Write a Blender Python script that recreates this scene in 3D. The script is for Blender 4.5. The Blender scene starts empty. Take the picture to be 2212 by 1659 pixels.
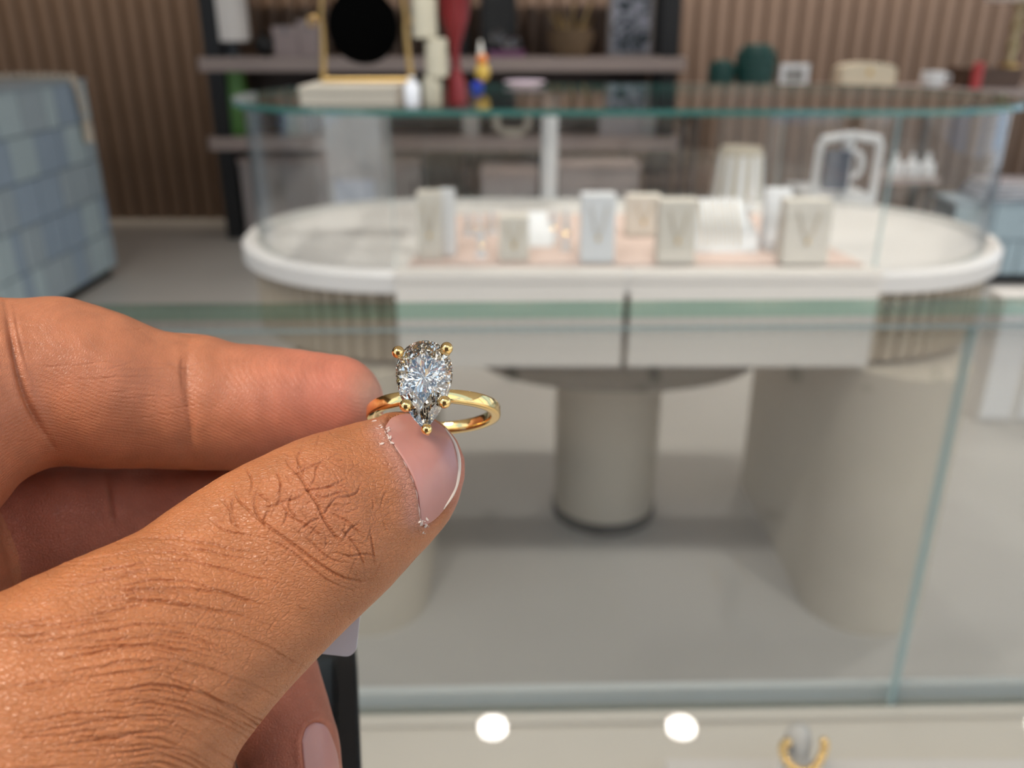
import bpy, bmesh, math, random
import numpy as np
from mathutils import Vector, Matrix
random.seed(7); RNG = np.random.default_rng(7)
S = bpy.context.scene
COL = S.collection
PI = math.pi

# ------------------------------------------------------------------ camera, world, sun, lights, exposure
F = 1850.0                      # focal length in pixels of the 2212 px wide frame
HC = 1.22                       # camera height
PITCH = math.radians(22.63)
CP, SP = math.cos(PITCH), math.sin(PITCH)
cam_d = bpy.data.cameras.new('camera'); cam = bpy.data.objects.new('camera', cam_d); COL.objects.link(cam)
cam.location = (0, 0, HC); cam.rotation_euler = (PI/2 - PITCH, 0, 0)
cam_d.sensor_width = 36.0; cam_d.lens = F/2212*36.0
cam_d.clip_start = 0.01; cam_d.clip_end = 60
cam_d.dof.use_dof = True; cam_d.dof.focus_distance = 0.111
cam_d.dof.aperture_fstop = cam_d.lens/1.5     # a 1.5 mm wide phone aperture
S.camera = cam

w = bpy.data.worlds.new('world'); S.world = w; w.use_nodes = True
_n = w.node_tree.nodes; _l = w.node_tree.links                 # blue sky with broken white cloud, the same all round
_tc = _n.new('ShaderNodeTexCoord'); _no = _n.new('ShaderNodeTexNoise'); _no.inputs['Scale'].default_value = 3.2; _no.inputs['Detail'].default_value = 5
_cr = _n.new('ShaderNodeValToRGB'); _cr.color_ramp.elements[0].position = .44; _cr.color_ramp.elements[0].color = (.48, .71, 1.0, 1); _cr.color_ramp.elements[1].position = .56; _cr.color_ramp.elements[1].color = (1.12, 1.09, 1.05, 1)
_l.new(_tc.outputs['Generated'], _no.inputs['Vector']); _l.new(_no.outputs['Fac'], _cr.inputs[0]); _l.new(_cr.outputs[0], _n['Background'].inputs[0])
w.node_tree.nodes['Background'].inputs[1].default_value = 1.35
sun_d = bpy.data.lights.new('sun', 'SUN'); sun = bpy.data.objects.new('sun', sun_d); COL.objects.link(sun)
sun_d.energy = 4.1; sun_d.color = (1.0, 0.86, 0.70); sun_d.angle = math.radians(16)
sun.location = (-3, -3, 5)
sun.rotation_euler = Vector((0.50, 0.34, -1.0)).to_track_quat('-Z', 'Y').to_euler()
S.view_settings.view_transform = 'Standard'; S.view_settings.look = 'None'
S.view_settings.exposure = 0.0; S.view_settings.gamma = 1.0; S.view_settings.use_curve_mapping = False
S.cycles.max_bounces = 11; S.cycles.transmission_bounces = 11; S.cycles.transparent_max_bounces = 32
S.cycles.diffuse_bounces = 3; S.cycles.glossy_bounces = 6; S.cycles.sample_clamp_indirect = 6.0
S.cycles.caustics_reflective = False; S.cycles.caustics_refractive = True

# ------------------------------------------------------------------ helpers
def ray(u, v):
    a, b = (u-1106)/F, (v-829.5)/F
    return Vector((a, CP-b*SP, -SP-b*CP))
def onZ(u, v, z):
    d = ray(u, v); return Vector((0, 0, HC)) + d*((z-HC)/d.z)
def onY(u, v, y):
    d = ray(u, v); return Vector((0, 0, HC)) + d*(y/d.y)
def mpp(p):                                   # metres per photo pixel at point p
    return (p.y*CP + (HC-p.z)*SP)/F

MATS = {}
def mat(name, col, rough=.6, metal=0., noise=0., nscale=20., bump=0., bscale=60., spec=.5, emit=None, alpha=None, coat=0.):
    if name in MATS: return MATS[name]
    m = bpy.data.materials.new(name); m.use_nodes = True
    nt = m.node_tree; b = nt.nodes['Principled BSDF']
    b.inputs['Base Color'].default_value = (*col, 1); b.inputs['Roughness'].default_value = rough
    b.inputs['Metallic'].default_value = metal; b.inputs['Specular IOR Level'].default_value = spec
    b.inputs['Coat Weight'].default_value = coat
    if emit: b.inputs['Emission Color'].default_value = (*col, 1); b.inputs['Emission Strength'].default_value = emit
    tc = nt.nodes.new('ShaderNodeTexCoord')
    if noise:
        n = nt.nodes.new('ShaderNodeTexNoise'); n.inputs['Scale'].default_value = nscale; n.inputs['Detail'].default_value = 5
        nt.links.new(tc.outputs['Object'], n.inputs['Vector'])
        r = nt.nodes.new('ShaderNodeMapRange'); r.inputs[1].default_value = .25; r.inputs[2].default_value = .75
        r.inputs[3].default_value = 1-noise; r.inputs[4].default_value = 1+noise
        nt.links.new(n.outputs['Fac'], r.inputs[0])
        mx = nt.nodes.new('ShaderNodeVectorMath'); mx.operation = 'SCALE'; mx.inputs[0].default_value = col
        nt.links.new(r.outputs[0], mx.inputs['Scale']); nt.links.new(mx.outputs[0], b.inputs['Base Color'])
    if bump:
        n2 = nt.nodes.new('ShaderNodeTexNoise'); n2.inputs['Scale'].default_value = bscale
        nt.links.new(tc.outputs['Object'], n2.inputs['Vector'])
        bp = nt.nodes.new('ShaderNodeBump'); bp.inputs['Strength'].default_value = bump; bp.inputs['Distance'].default_value = .01
        nt.links.new(n2.outputs['Fac'], bp.inputs['Height']); nt.links.new(bp.outputs[0], b.inputs['Normal'])
    MATS[name] = m; return m

def glass_mat(name, tint, f0=.04, rough=0.0):
    m = bpy.data.materials.new(name); m.use_nodes = True; nt = m.node_tree; nt.nodes.clear()
    N = nt.nodes.new; L = nt.links.new
    out = N('ShaderNodeOutputMaterial'); mix = N('ShaderNodeMixShader'); tr = N('ShaderNodeBsdfTransparent'); gl = N('ShaderNodeBsdfGlossy')
    tr.inputs[0].default_value = (*tint, 1); gl.inputs['Roughness'].default_value = rough
    g = N('ShaderNodeNewGeometry'); d = N('ShaderNodeVectorMath'); d.operation = 'DOT_PRODUCT'
    L(g.outputs['Incoming'], d.inputs[0]); L(g.outputs['Normal'], d.inputs[1])
    ab = N('ShaderNodeMath'); ab.operation = 'ABSOLUTE'; L(d.outputs['Value'], ab.inputs[0])
    om = N('ShaderNodeMath'); om.operation = 'SUBTRACT'; om.inputs[0].default_value = 1; L(ab.outputs[0], om.inputs[1])
    pw = N('ShaderNodeMath'); pw.operation = 'POWER'; pw.inputs[1].default_value = 5; L(om.outputs[0], pw.inputs[0])
    ma = N('ShaderNodeMath'); ma.operation = 'MULTIPLY_ADD'; ma.inputs[1].default_value = 1-f0; ma.inputs[2].default_value = f0
    L(pw.outputs[0], ma.inputs[0]); L(ma.outputs[0], mix.inputs[0]); L(tr.outputs[0], mix.inputs[1]); L(gl.outputs[0], mix.inputs[2])
    L(mix.outputs[0], out.inputs[0]); MATS[name] = m; return m

def obj(name, bm, m, parent=None, smooth=False, bevel=0., seg=2):
    if bevel: bmesh.ops.bevel(bm, geom=[e for e in bm.edges if len(e.link_faces) == 2 and e.calc_face_angle(0) > .5], offset=bevel, segments=seg, affect='EDGES', profile=.5)
    me = bpy.data.meshes.new(name); bm.to_mesh(me); bm.free()
    if smooth:
        for p in me.polygons: p.use_smooth = True
        me.set_sharp_from_angle(angle=math.radians(40))
    for x in (m if isinstance(m, (list, tuple)) else [m]): me.materials.append(x)
    o = bpy.data.objects.new(name, me); COL.objects.link(o); o.parent = parent
    return o
def inst(name, src, parent, loc, rz=0., scale=None):
    o = bpy.data.objects.new(name, src.data); COL.objects.link(o); o.parent = parent
    o.location = loc; o.rotation_euler = (0, 0, rz)
    if scale: o.scale = scale
    return o
def tag(o, label, cat, group=None):
    o['label'] = label; o['category'] = cat
    if group: o['group'] = group
    return o
def thing(name, label, cat, loc=(0, 0, 0), rz=0., group=None):
    o = bpy.data.objects.new(name, None); COL.objects.link(o); o.location = loc; o.rotation_euler = (0, 0, rz)
    o.empty_display_size = .05
    return tag(o, label, cat, group)
def struct(o): o['kind'] = 'structure'; return o
def bx(bm, x0, x1, y0, y1, z0, z1, mi=0):
    vs = [bm.verts.new((x, y, z)) for z in (z0, z1) for y in (y0, y1) for x in (x0, x1)]
    for f in ((0, 2, 3, 1), (4, 5, 7, 6), (0, 1, 5, 4), (2, 6, 7, 3), (0, 4, 6, 2), (1, 3, 7, 5)):
        bm.faces.new([vs[i] for i in f]).material_index = mi
    return bm
def box(x0, x1, y0, y1, z0, z1): return bx(bmesh.new(), x0, x1, y0, y1, z0, z1)
def prism(pts, z0, z1, bm=None, side=0, cap=0):
    bm = bm or bmesh.new(); n = len(pts)
    lo = [bm.verts.new((x, y, z0)) for x, y in pts]; hi = [bm.verts.new((x, y, z1)) for x, y in pts]
    bm.faces.new(lo[::-1]).material_index = cap; bm.faces.new(hi).material_index = cap
    for i in range(n): bm.faces.new((lo[i], lo[(i+1) % n], hi[(i+1) % n], hi[i])).material_index = side
    return bm
def lathe(prof, n=32, bm=None, c=(0, 0, 0), flute=0, amp=0., cap=True, closed=False):
    bm = bm or bmesh.new(); rings = []
    for r, z in prof:
        if r < 1e-6: rings.append([bm.verts.new((c[0], c[1], c[2]+z))]); continue
        rings.append([bm.verts.new((c[0]+r*(1+amp*math.cos(flute*2*PI*i/n))*math.cos(2*PI*i/n), c[1]+r*(1+amp*math.cos(flute*2*PI*i/n))*math.sin(2*PI*i/n), c[2]+z)) for i in range(n)])
    for a, b in zip(rings, rings[1:]+([rings[0]] if closed else [])):
        for i in range(n):
            j = (i+1) % n
            if len(a) == 1: bm.faces.new((a[0], b[j], b[i])) if len(b) > 1 else None
            elif len(b) == 1: bm.faces.new((a[i], a[j], b[0]))
            else: bm.faces.new((a[i], a[j], b[j], b[i]))
    for R, fl in ((rings[0], True), (rings[-1], False)):
        if len(R) > 1 and cap and not closed: bm.faces.new(R[::-1] if fl else R)
    return bm
def tube(pts, r, n=10, bm=None, closed=False, cap=True):
    bm = bm or bmesh.new(); P = [Vector(p) for p in pts]; m = len(P); rings = []; up = None
    for i, p in enumerate(P):
        t = (P[(i+1) % m]-P[i-1]) if closed else (P[min(i+1, m-1)]-P[max(i-1, 0)])
        t.normalize()
        if up is None: up = t.orthogonal().normalized()
        up = (up - t*up.dot(t)).normalized(); s = t.cross(up)
        rr = r[i] if isinstance(r, (list, tuple)) else r
        rings.append([bm.verts.new(p + (up*math.cos(2*PI*k/n)+s*math.sin(2*PI*k/n))*rr) for k in range(n)])
    for i in range(m if closed else m-1):
        A, B = rings[i], rings[(i+1) % m]
        for k in range(n): bm.faces.new((A[k], A[(k+1) % n], B[(k+1) % n], B[k]))
    if cap and not closed: bm.faces.new(rings[0][::-1]); bm.faces.new(rings[-1])
    return bm
def ball(c, r, bm=None, seg=12, ring=8, sc=(1, 1, 1)):
    bm = bm or bmesh.new()
    bmesh.ops.create_uvsphere(bm, u_segments=seg, v_segments=ring, radius=r, matrix=Matrix.Translation(c) @ Matrix.Diagonal((*sc, 1)))
    return bm
def stadium(cx, cy, L, R, n=20, vertical=False):
    pts = [(cx+L+R*math.cos(t), cy+R*math.sin(t)) for t in [(-.5+k/n)*PI for k in range(n+1)]]
    pts += [(cx-L+R*math.cos(t), cy+R*math.sin(t)) for t in [(.5+k/n)*PI for k in range(n+1)]]
    if vertical: pts = [(cx-(y-cy), cy+(x-cx)) for x, y in pts]
    return pts

# ------------------------------------------------------------------ materials
M_white = mat('white_lacquer', (.74, .71, .67), .35)
M_cream = mat('cream_lacquer', (.70, .65, .57), .45, noise=.04, nscale=6)
M_drawer = mat('drawer_lacquer', (.80, .75, .68), .5, noise=.03, nscale=5)
M_wood = mat('pale_oak', (.44, .37, .28), .6, noise=.18, nscale=14)
M_stone = mat('plaster_pedestal', (.54, .48, .39), .75, noise=.10, nscale=4)
M_floor = mat('polished_concrete', (.44, .415, .38), .45, noise=.10, nscale=1.2)
M_wall = mat('taupe_slats', (.145, .092, .062), .55, noise=.10, nscale=4)
M_black = mat('black_steel', (.008, .008, .009), .5)
M_shelf = mat('mauve_shelf', (.42, .34, .31), .5, noise=.05, nscale=3)
M_gold = mat('yellow_gold', (1.0, .70, .30), .09, 1.0)
M_brass = mat('brass', (.60, .40, .16), .35, 1.0)
M_edge = mat('glass_green_edge', (.05, .17, .15), .12, spec=.8)
M_blk = mat('display_suede', (.74, .68, .59), .8, noise=.04)
M_pearl = mat('display_white', (.82, .82, .82), .6)
M_pink = mat('blush_suede', (.68, .52, .45), .85, noise=.05)
G_edge = glass_mat('polished_edge', (.55, .80, .70), .16, .15)
def edge_mat(name, col, k):
    m = bpy.data.materials.new(name); m.use_nodes = True; nt = m.node_tree; p = nt.nodes['Principled BSDF']; p.inputs['Base Color'].default_value = (*col, 1); p.inputs['Roughness'].default_value = .2
    t = nt.nodes.new('ShaderNodeBsdfTransparent'); t.inputs[0].default_value = (.8, .93, .93, 1); x = nt.nodes.new('ShaderNodeMixShader'); x.inputs[0].default_value = k
    nt.links.new(t.outputs[0], x.inputs[1]); nt.links.new(p.outputs[0], x.inputs[2]); nt.links.new(x.outputs[0], nt.nodes['Material Output'].inputs[0]); MATS[name] = m; return m
G_pale = edge_mat('daylit_glass_edge', (.72, .88, .90), .6)  # pale colour stands in for daylight caught along the cut edges
G_clear = glass_mat('clear_glass', (.985, .99, .985))
G_thin = glass_mat('thin_clear_glass', (.992, .996, .993))

# ------------------------------------------------------------------ the setting
struct(obj('floor', box(-9, 9, -9, 5.95, -.1, 0), M_floor))
WY = 5.9
wl = struct(obj('wall_back', box(-4.6, 5.6, WY+.03, WY+.2, 0, 3.0), M_wall))
slat = None
pts = [(-.050, .03)] + [(.050*math.cos(t), -.022*math.sin(t)) for t in [PI*(1-k/8) for k in range(9)]] + [(.050, .03)]
for k in range(92):
    x = -4.5+k*.11
    if slat is None: slat = obj('slat', prism(pts, 0, 3.0), M_wall, wl, smooth=True); slat.location = (x, WY, 0)
    else: inst('slat', slat, wl, (x, WY, 0))
struct(obj('wall_left', box(-4.8, -4.6, -.6, 6.1, 0, 3.0), M_wall))
struct(obj('ceiling', box(-4.8, 5.6, -.45, 6.1, 3.0, 3.15), mat('ceiling_paint', (.75, .74, .72), .8)))
def unseen_shopfront(name, along_x, c0, c1, fixed, n, rz=0):  # unseen frames, added for dark bars in the ring's reflections
    r = struct(bpy.data.objects.new(name, None)); COL.objects.link(r)
    M = mat('bronze_frame', (.05, .045, .04), .4)
    for k in range(n+1):
        p = c0+(c1-c0)*k/n
        b = box(p-.04, p+.04, fixed-.05, fixed+.05, 0, 3.0) if along_x else box(fixed-.05, fixed+.05, p-.04, p+.04, 0, 3.0)
        obj('mullion', b, M, r, bevel=.006, seg=1)
    for z in (0.0, 2.92):
        b = box(c0, c1, fixed-.05, fixed+.05, z, z+.08) if along_x else box(fixed-.05, fixed+.05, c0, c1, z, z+.08)
        obj('rail', b, M, r, bevel=.006, seg=1)
struct(obj('light_block_wall', box(-1.6, 1.6, -2.5, -2.36, 0, 3.0), M_wall))  # unseen wall added behind the camera to cut fill and darken reflections
unseen_shopfront('window_1', False, -2.4, 6.0, 5.55, 5)
unseen_shopfront('window_2', True, -4.8, 5.6, -2.4, 6)
M_dark_lens = mat('dark_lens', (.05, .05, .05), .4, emit=None)  # black lenses keep the added downlights out of the glass reflections
M_lamp = mat('lamp_lens', (1, .95, .86), .5, emit=60)
for k, (x, y) in enumerate([(-.061, 2.11), (.543, 2.11), (-1.4, 2.11), (1.7, 2.11), (-1.4, 3.4), (-.1, 3.4), (1.2, 3.4), (2.4, 3.4), (-2.4, 4.9), (-.9, 4.9), (.8, 4.9), (2.2, 4.9)]):  # first pair is real; the other downlights are added to brighten the shop
    t = thing('ceiling_downlight', ['recessed downlight above the oval case, left of its pair', 'recessed downlight above the oval case, right of its pair', 'added fill downlight in the front row beside the left wall', 'added fill downlight in the front row beside the shop window', 'added fill downlight in the middle row nearest the left wall', 'added fill downlight in the middle row behind the oval case left end', 'added fill downlight in the middle row behind the oval case right end', 'added fill downlight in the middle row nearest the shop window', 'added fill downlight above the left blue tiled counter', 'added fill downlight above the left half of the shelf unit', 'added fill downlight above the right half of the shelf unit', 'added fill downlight above the console table'][k], 'downlight', (x, y, 3.0), group='ceiling downlights')
    obj('trim_ring', lathe([(.046, -.002), (.06, -.002), (.062, -.008), (.046, -.010)], 24, closed=True), M_white, t)
    sl_d = bpy.data.lights.new('downlight_beam', 'SPOT'); sl_ = bpy.data.objects.new('downlight_beam', sl_d); COL.objects.link(sl_); sl_.parent = t; sl_.location = (0, 0, -.012)
    sl_d.energy = 12 if x < -.8 else 50; sl_d.color = (1, .97, .92); sl_d.spot_size = math.radians(84); sl_d.spot_blend = .35; sl_d.shadow_soft_size = .04
    obj('lens', lathe([(0, -.004), (.045, -.004), (.045, -.001), (0, -.001)], 24), M_lamp if y < 3 else M_dark_lens, t)

for k, x in enumerate((-1.5, -.55, .4, 1.35)):  # unseen fill spots, added to light the case front and pedestals
    t = thing('fill_spot', ['leftmost unseen fill spot added to light the oval case', 'second unseen fill spot added to light the oval case', 'third unseen fill spot added to light the oval case', 'rightmost unseen fill spot added to light the oval case'][k], 'spotlight', (x, .35, 3.0), group='fill spots added to light the oval case')
    can = obj('can', lathe([(.035, -.14), (.045, -.14), (.045, -.03), (.035, -.03)], 20, closed=True), M_black, t); can.rotation_euler.x = .62; obj('stem', tube([(0, 0, 0), (0, .02, -.05)], .008, 8), M_black, t)
    sl_d = bpy.data.lights.new('fill_beam', 'SPOT'); sl_ = bpy.data.objects.new('fill_beam', sl_d); COL.objects.link(sl_); sl_.parent = t; sl_.location = (0, .10, -.135); sl_.rotation_euler = (.62, 0, 0)
    sl_d.energy = 66; sl_d.color = (1, .98, .94); sl_d.spot_size = math.radians(56); sl_d.spot_blend = .5; sl_d.shadow_soft_size = .12
for k, x in enumerate((-3.6, -2.7, -1.8, -.9, 0.0, .9, 1.8, 2.7, 3.6)):
    t = thing('wall_washer', 'tilted ceiling spotlight washing the slatted wall, number %s from the left' % ('one two three four five six seven eight nine'.split()[k]), 'spotlight', (x, 5.0, 3.0), group='wall washing spotlights')
    can = obj('can', lathe([(.03, -.10), (.04, -.10), (.04, -.02), (.03, -.02)], 20, closed=True), M_black, t); can.rotation_euler.x = .80; obj('stem', tube([(0, 0, 0), (0, .012, -.04)], .008, 8), M_black, t)
    sl_d = bpy.data.lights.new('washer_beam', 'SPOT'); sl_ = bpy.data.objects.new('washer_beam', sl_d); COL.objects.link(sl_); sl_.parent = t; sl_.location = (0, .05, -.10); sl_.rotation_euler = (.80, 0, 0)
    sl_d.energy = 75 if x < 0 else 150; sl_d.color = (1, .88, .72) if x < 0 else (1, .96, .92); sl_d.spot_size = math.radians(80); sl_d.spot_blend = .6; sl_d.shadow_soft_size = .03

# ------------------------------------------------------------------ oval display case
CX, CY, CL, CR = .235, 1.93, .455, .36
ZD, ZT = .793, 1.076
case = thing('oval_display_case', 'oval glass jewellery case with white deck and two drawers on rounded pedestals', 'display case', (0, 0, 0))
obj('deck', prism(stadium(CX, CY, CL, CR-.004, 32), .765, ZD), M_white, case, bevel=.004)
o_, i_ = stadium(CX, CY, CL, CR+.018, 32), stadium(CX, CY, CL, CR-.012, 32)
bm = bmesh.new(); n = len(o_)
prof = [(0, .757), (0, .79), (.3, .799), (.8, .799), (1, .79), (1, .757)]
R_ = [[bm.verts.new((o_[i][0]*(1-k)+i_[i][0]*k, o_[i][1]*(1-k)+i_[i][1]*k, z)) for i in range(n)] for k, z in prof]
for a in range(6):
    for i in range(n): bm.faces.new((R_[a][i], R_[a][(i+1) % n], R_[(a+1) % 6][(i+1) % n], R_[(a+1) % 6][i]))
bmesh.ops.recalc_face_normals(bm, faces=bm.faces)
obj('deck_rim', bm, M_white, case, smooth=True)
obj('apron_core', prism(stadium(CX, CY, CL, CR-.03, 24), .614, .765), M_wood, case)
sp_ = [(-.0155, .012), (-.0155, -.004), (-.010, -.012), (.010, -.012), (.0155, -.004), (.0155, .012)]
first = None
def apron_slat(x, y, rz):
    global first
    if first is None: first = obj('slat', prism(sp_, .612, .757), M_wood, case); first.location = (x, y, 0); first.rotation_euler.z = rz
    else: inst('slat', first, case, (x, y, 0), rz)
for side in (-1, 1):
    for k in range(34):
        t = (-.5+(k+.5)/34)*PI
        apron_slat(CX+side*(CL+(CR-.016)*math.cos(t)), CY+(CR-.016)*math.sin(t), (t if side > 0 else PI-t)+PI/2)
for k in range(28): apron_slat(CX-CL+(k+.5)*2*CL/28, CY+CR-.016, PI)
for x0, x1 in ((-.218, .2105), (.2225, .688)):
    d = obj('drawer', box(x0, x1, CY-CR-.024, CY-CR+.012, .612, .8005), M_drawer, case, bevel=.004)
    obj('finger_lip', box(x0+.004, x1-.004, CY-CR-.027, CY-CR-.0245, .782, .798), M_drawer, d)
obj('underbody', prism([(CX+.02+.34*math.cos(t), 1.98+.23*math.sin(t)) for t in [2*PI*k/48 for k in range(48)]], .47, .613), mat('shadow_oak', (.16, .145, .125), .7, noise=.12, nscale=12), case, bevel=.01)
for cx in (.795, -.325):
    p = obj('pedestal', prism(stadium(cx, 1.90, .265, .132, 20, True), .0, .60), M_stone, case, smooth=True, bevel=.006)
    obj('pedestal_foot', prism(stadium(cx, 1.90, .265, .122, 20, True), 0.0, .002), M_black, p)
col = obj('column', lathe([(.12, .0), (.12, .028), (.134, .03), (.136, .44), (.15, .452), (.15, .47), (.10, .47)], 48, c=(CX+.015, 2.04, 0)), M_stone, case, smooth=True)
obj('column_foot', lathe([(.139, 0), (.139, .026), (.12, .026)], 48, c=(CX+.015, 2.04, 0)), M_black, col)
def pane(name, pts2, thick, z0, z1, parent, closed=False):
    """upright pane along a polyline; wide faces clear, cut edges coloured pale as if daylit"""
    bm = bmesh.new(); rows = []
    for i, p in enumerate(pts2):
        a = Vector(pts2[max(i-1, 0)]); b = Vector(pts2[min(i+1, len(pts2)-1)]); t = (b-a).normalized(); nn = Vector((t.y, -t.x))
        q = Vector(p); rows.append([(q+nn*thick/2), (q-nn*thick/2)])
    V = [[bm.verts.new((r[s].x, r[s].y, z)) for s in (0, 1) for z in (z0, z1)] for r in rows]
    for A, B in zip(V, V[1:]):
        bm.faces.new((A[0], B[0], B[1], A[1])); bm.faces.new((A[2], A[3], B[3], B[2]))
        bm.faces.new((A[1], B[1], B[3], A[3])).material_index = 1; bm.faces.new((A[0], A[2], B[2], B[0])).material_index = 1
    for A in (V[0], V[-1]): bm.faces.new((A[0], A[1], A[3], A[2])).material_index = 1
    bmesh.ops.recalc_face_normals(bm, faces=bm.faces)
    return obj(name, bm, [G_thin, G_pale], parent, smooth=True)
GR = CR-.022
x0, x1 = CX-CL, CX+CL
pane('glass_pane', [(x0+.001, CY-GR), (x1-.001, CY-GR)], .008, ZD, ZT-.001, case)
pane('glass_pane', [(x1, CY+GR), (x0, CY+GR)], .008, ZD, ZT-.001, case)
pane('glass_pane', [(x1+.002+GR*math.cos(t), CY+GR*math.sin(t)) for t in [(-.5+k/24)*PI for k in range(25)]], .008, ZD, ZT-.001, case)
pane('glass_pane', [(x0-.002+GR*math.cos(t), CY+GR*math.sin(t)) for t in [(.5+k/24)*PI for k in range(25)]], .008, ZD, ZT-.001, case)
gt = prism(stadium(CX, CY, CL, CR+.004, 32), ZT, ZT+.011, side=1)
obj('glass_top', gt, [G_clear, M_edge], case)

# things on the deck of the oval case
mt = obj('display_mat', prism([(-.20, 1.605), (.675, 1.605), (.60, 2.08), (-.13, 2.08)], ZD+.0005, ZD+.008), M_pink, None, bevel=.002)
tag(mt, 'blush suede mat lying on the white deck inside the oval case', 'mat')
ZM = ZD+.0085
def display_block(u0, u1, vt, vb, mt_, label, depth=.05, slope=0., notch=True, z=ZM, grp='display blocks in the oval case'):
    p = onZ((u0+u1)/2, vb, z); s = mpp(p); wd = (u1-u0)*s/2; h = onY((u0+u1)/2, vt, p.y).z-z
    t = thing('display_block', label, 'display block', (p.x, p.y, z), group=grp)
    bm = prism([(-wd, 0), (wd, 0), (wd, depth), (-wd, depth)], .004, h)
    for v in bm.verts:
        if v.co.z > .02 and v.co.y < .001: v.co.y += slope
    obj('body', bm, mt_, t, bevel=.003)
    obj('foot', box(-wd*.92, wd*.92, .003, depth-.003, 0, .0045), M_blk, t)
    if notch:                                      # a small pendant hung on the front of the block
        pd = obj('pendant_chain', tube([(-wd*.5, slope*.9-.0015, h*.86), (-wd*.2, slope*.5-.003, h*.5), (0, slope*.4-.004, h*.42), (wd*.2, slope*.5-.003, h*.5), (wd*.5, slope*.9-.0015, h*.86)], .0007, 5), M_brass, t)
        obj('pendant', ball((0, slope*.35-.005, h*.38), .004, sc=(.8, .5, 1.2), seg=8, ring=6), M_gold, pd)
    return t
display_block(905, 955, 418, 562, M_blk, 'tall beige suede block at the left end of the blush mat')
display_block(952, 984, 414, 556, M_pearl, 'narrow glossy white block touching the tall beige block at left', depth=.04, notch=False)
display_block(1078, 1142, 472, 566, M_blk, 'short square beige block between the two tall left blocks', slope=.01)
display_block(1254, 1326, 424, 570, M_pearl, 'tall pale white block in the middle of the mat', slope=.008)
display_block(1352, 1424, 424, 512, M_blk, 'low beige block standing behind the middle of the mat', depth=.04)
display_block(1420, 1500, 436, 572, M_blk, 'wide tall beige block right of the drawer seam', slope=.008)
display_block(1688, 1786, 436, 574, M_blk, 'broad beige block at the right end of the blush mat', slope=.012)
display_block(1652, 1706, 414, 545, M_pearl, 'white sloping block behind the broad right block', slope=.03, notch=False)
def ring_cone(u, v, hpx, label):
    p = onZ(u, v, ZM); s = mpp(p); h = hpx*s
    t = thing('ring_cone', label, 'ring cone', (p.x, p.y, ZM), group='ring cones on the blush mat')
    obj('cone', lathe([(.012, 0), (.012, .004), (.009, .006), (.0075, h*.5), (.004, h*.95), (0, h)], 16), M_pearl, t, smooth=True)
    obj('finger_ring', tube([(.0088*math.cos(a), .0088*math.sin(a), h*.42) for a in [2*PI*k/20 for k in range(20)]], .0012, 6, closed=True), M_gold, t, smooth=True)
for (u, v, hp), lb in zip([(1012, 508, 52), (1036, 512, 55), (1062, 505, 50), (1040, 555, 62), (1222, 540, 90), (1196, 520, 70), (1620, 452, 50)],
        ['white ring cone just right of the glossy white block', 'middle one of three white ring cones behind the short block', 'white ring cone behind the short square block', 'white ring cone in front, left of the short square block', 'tall white ring cone beside the middle white block', 'white ring cone between necklace bust and middle white block', 'slim white ring cone standing behind the necklace ramp']):
    ring_cone(u, v, hp, lb)
def neck_ramp(u0, u1, vt, vb, label, name='necklace_ramp'):
    p = onZ((u0+u1)/2, vb, ZM); s = mpp(p); wd = (u1-u0)*s/2; h = onY((u0+u1)/2, vt, p.y+.04).z-ZM
    t = thing(name, label, 'necklace stand', (p.x, p.y, ZM))
    prof = [(0, 0), (.01, .006), (.03, h*.35), (.05, h*.75), (.075, h), (.10, h), (.11, 0)]
    bm = bmesh.new(); A = [bm.verts.new((-wd, y, z)) for y, z in prof]; B = [bm.verts.new((wd*(1 if i < 3 else .6), y, z)) for i, (y, z) in enumerate(prof)]
    for i in range(len(prof)): j = (i+1) % len(prof); bm.faces.new((A[i], A[j], B[j], B[i]))
    bm.faces.new(A); bm.faces.new(B[::-1]); bmesh.ops.recalc_face_normals(bm, faces=bm.faces)
    obj('ramp', bm, M_pearl, t, smooth=True, bevel=.002)
    return t, wd, h
neck_ramp(1142, 1196, 468, 534, 'small curved white bust beside the short square block', 'necklace_bust')
t, wd, h = neck_ramp(1504, 1640, 440, 545, 'wide white necklace ramp with gold chains inside the oval case')
for k in range(5):
    x = -wd*.8+k*wd*.28
    obj('gold_chain', tube([(x, .004, .010), (x+.004, .026, h*.35+.002), (x, .047, h*.75+.002), (x, .07, h+.002)], .0016, 6), M_gold, t)

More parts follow.
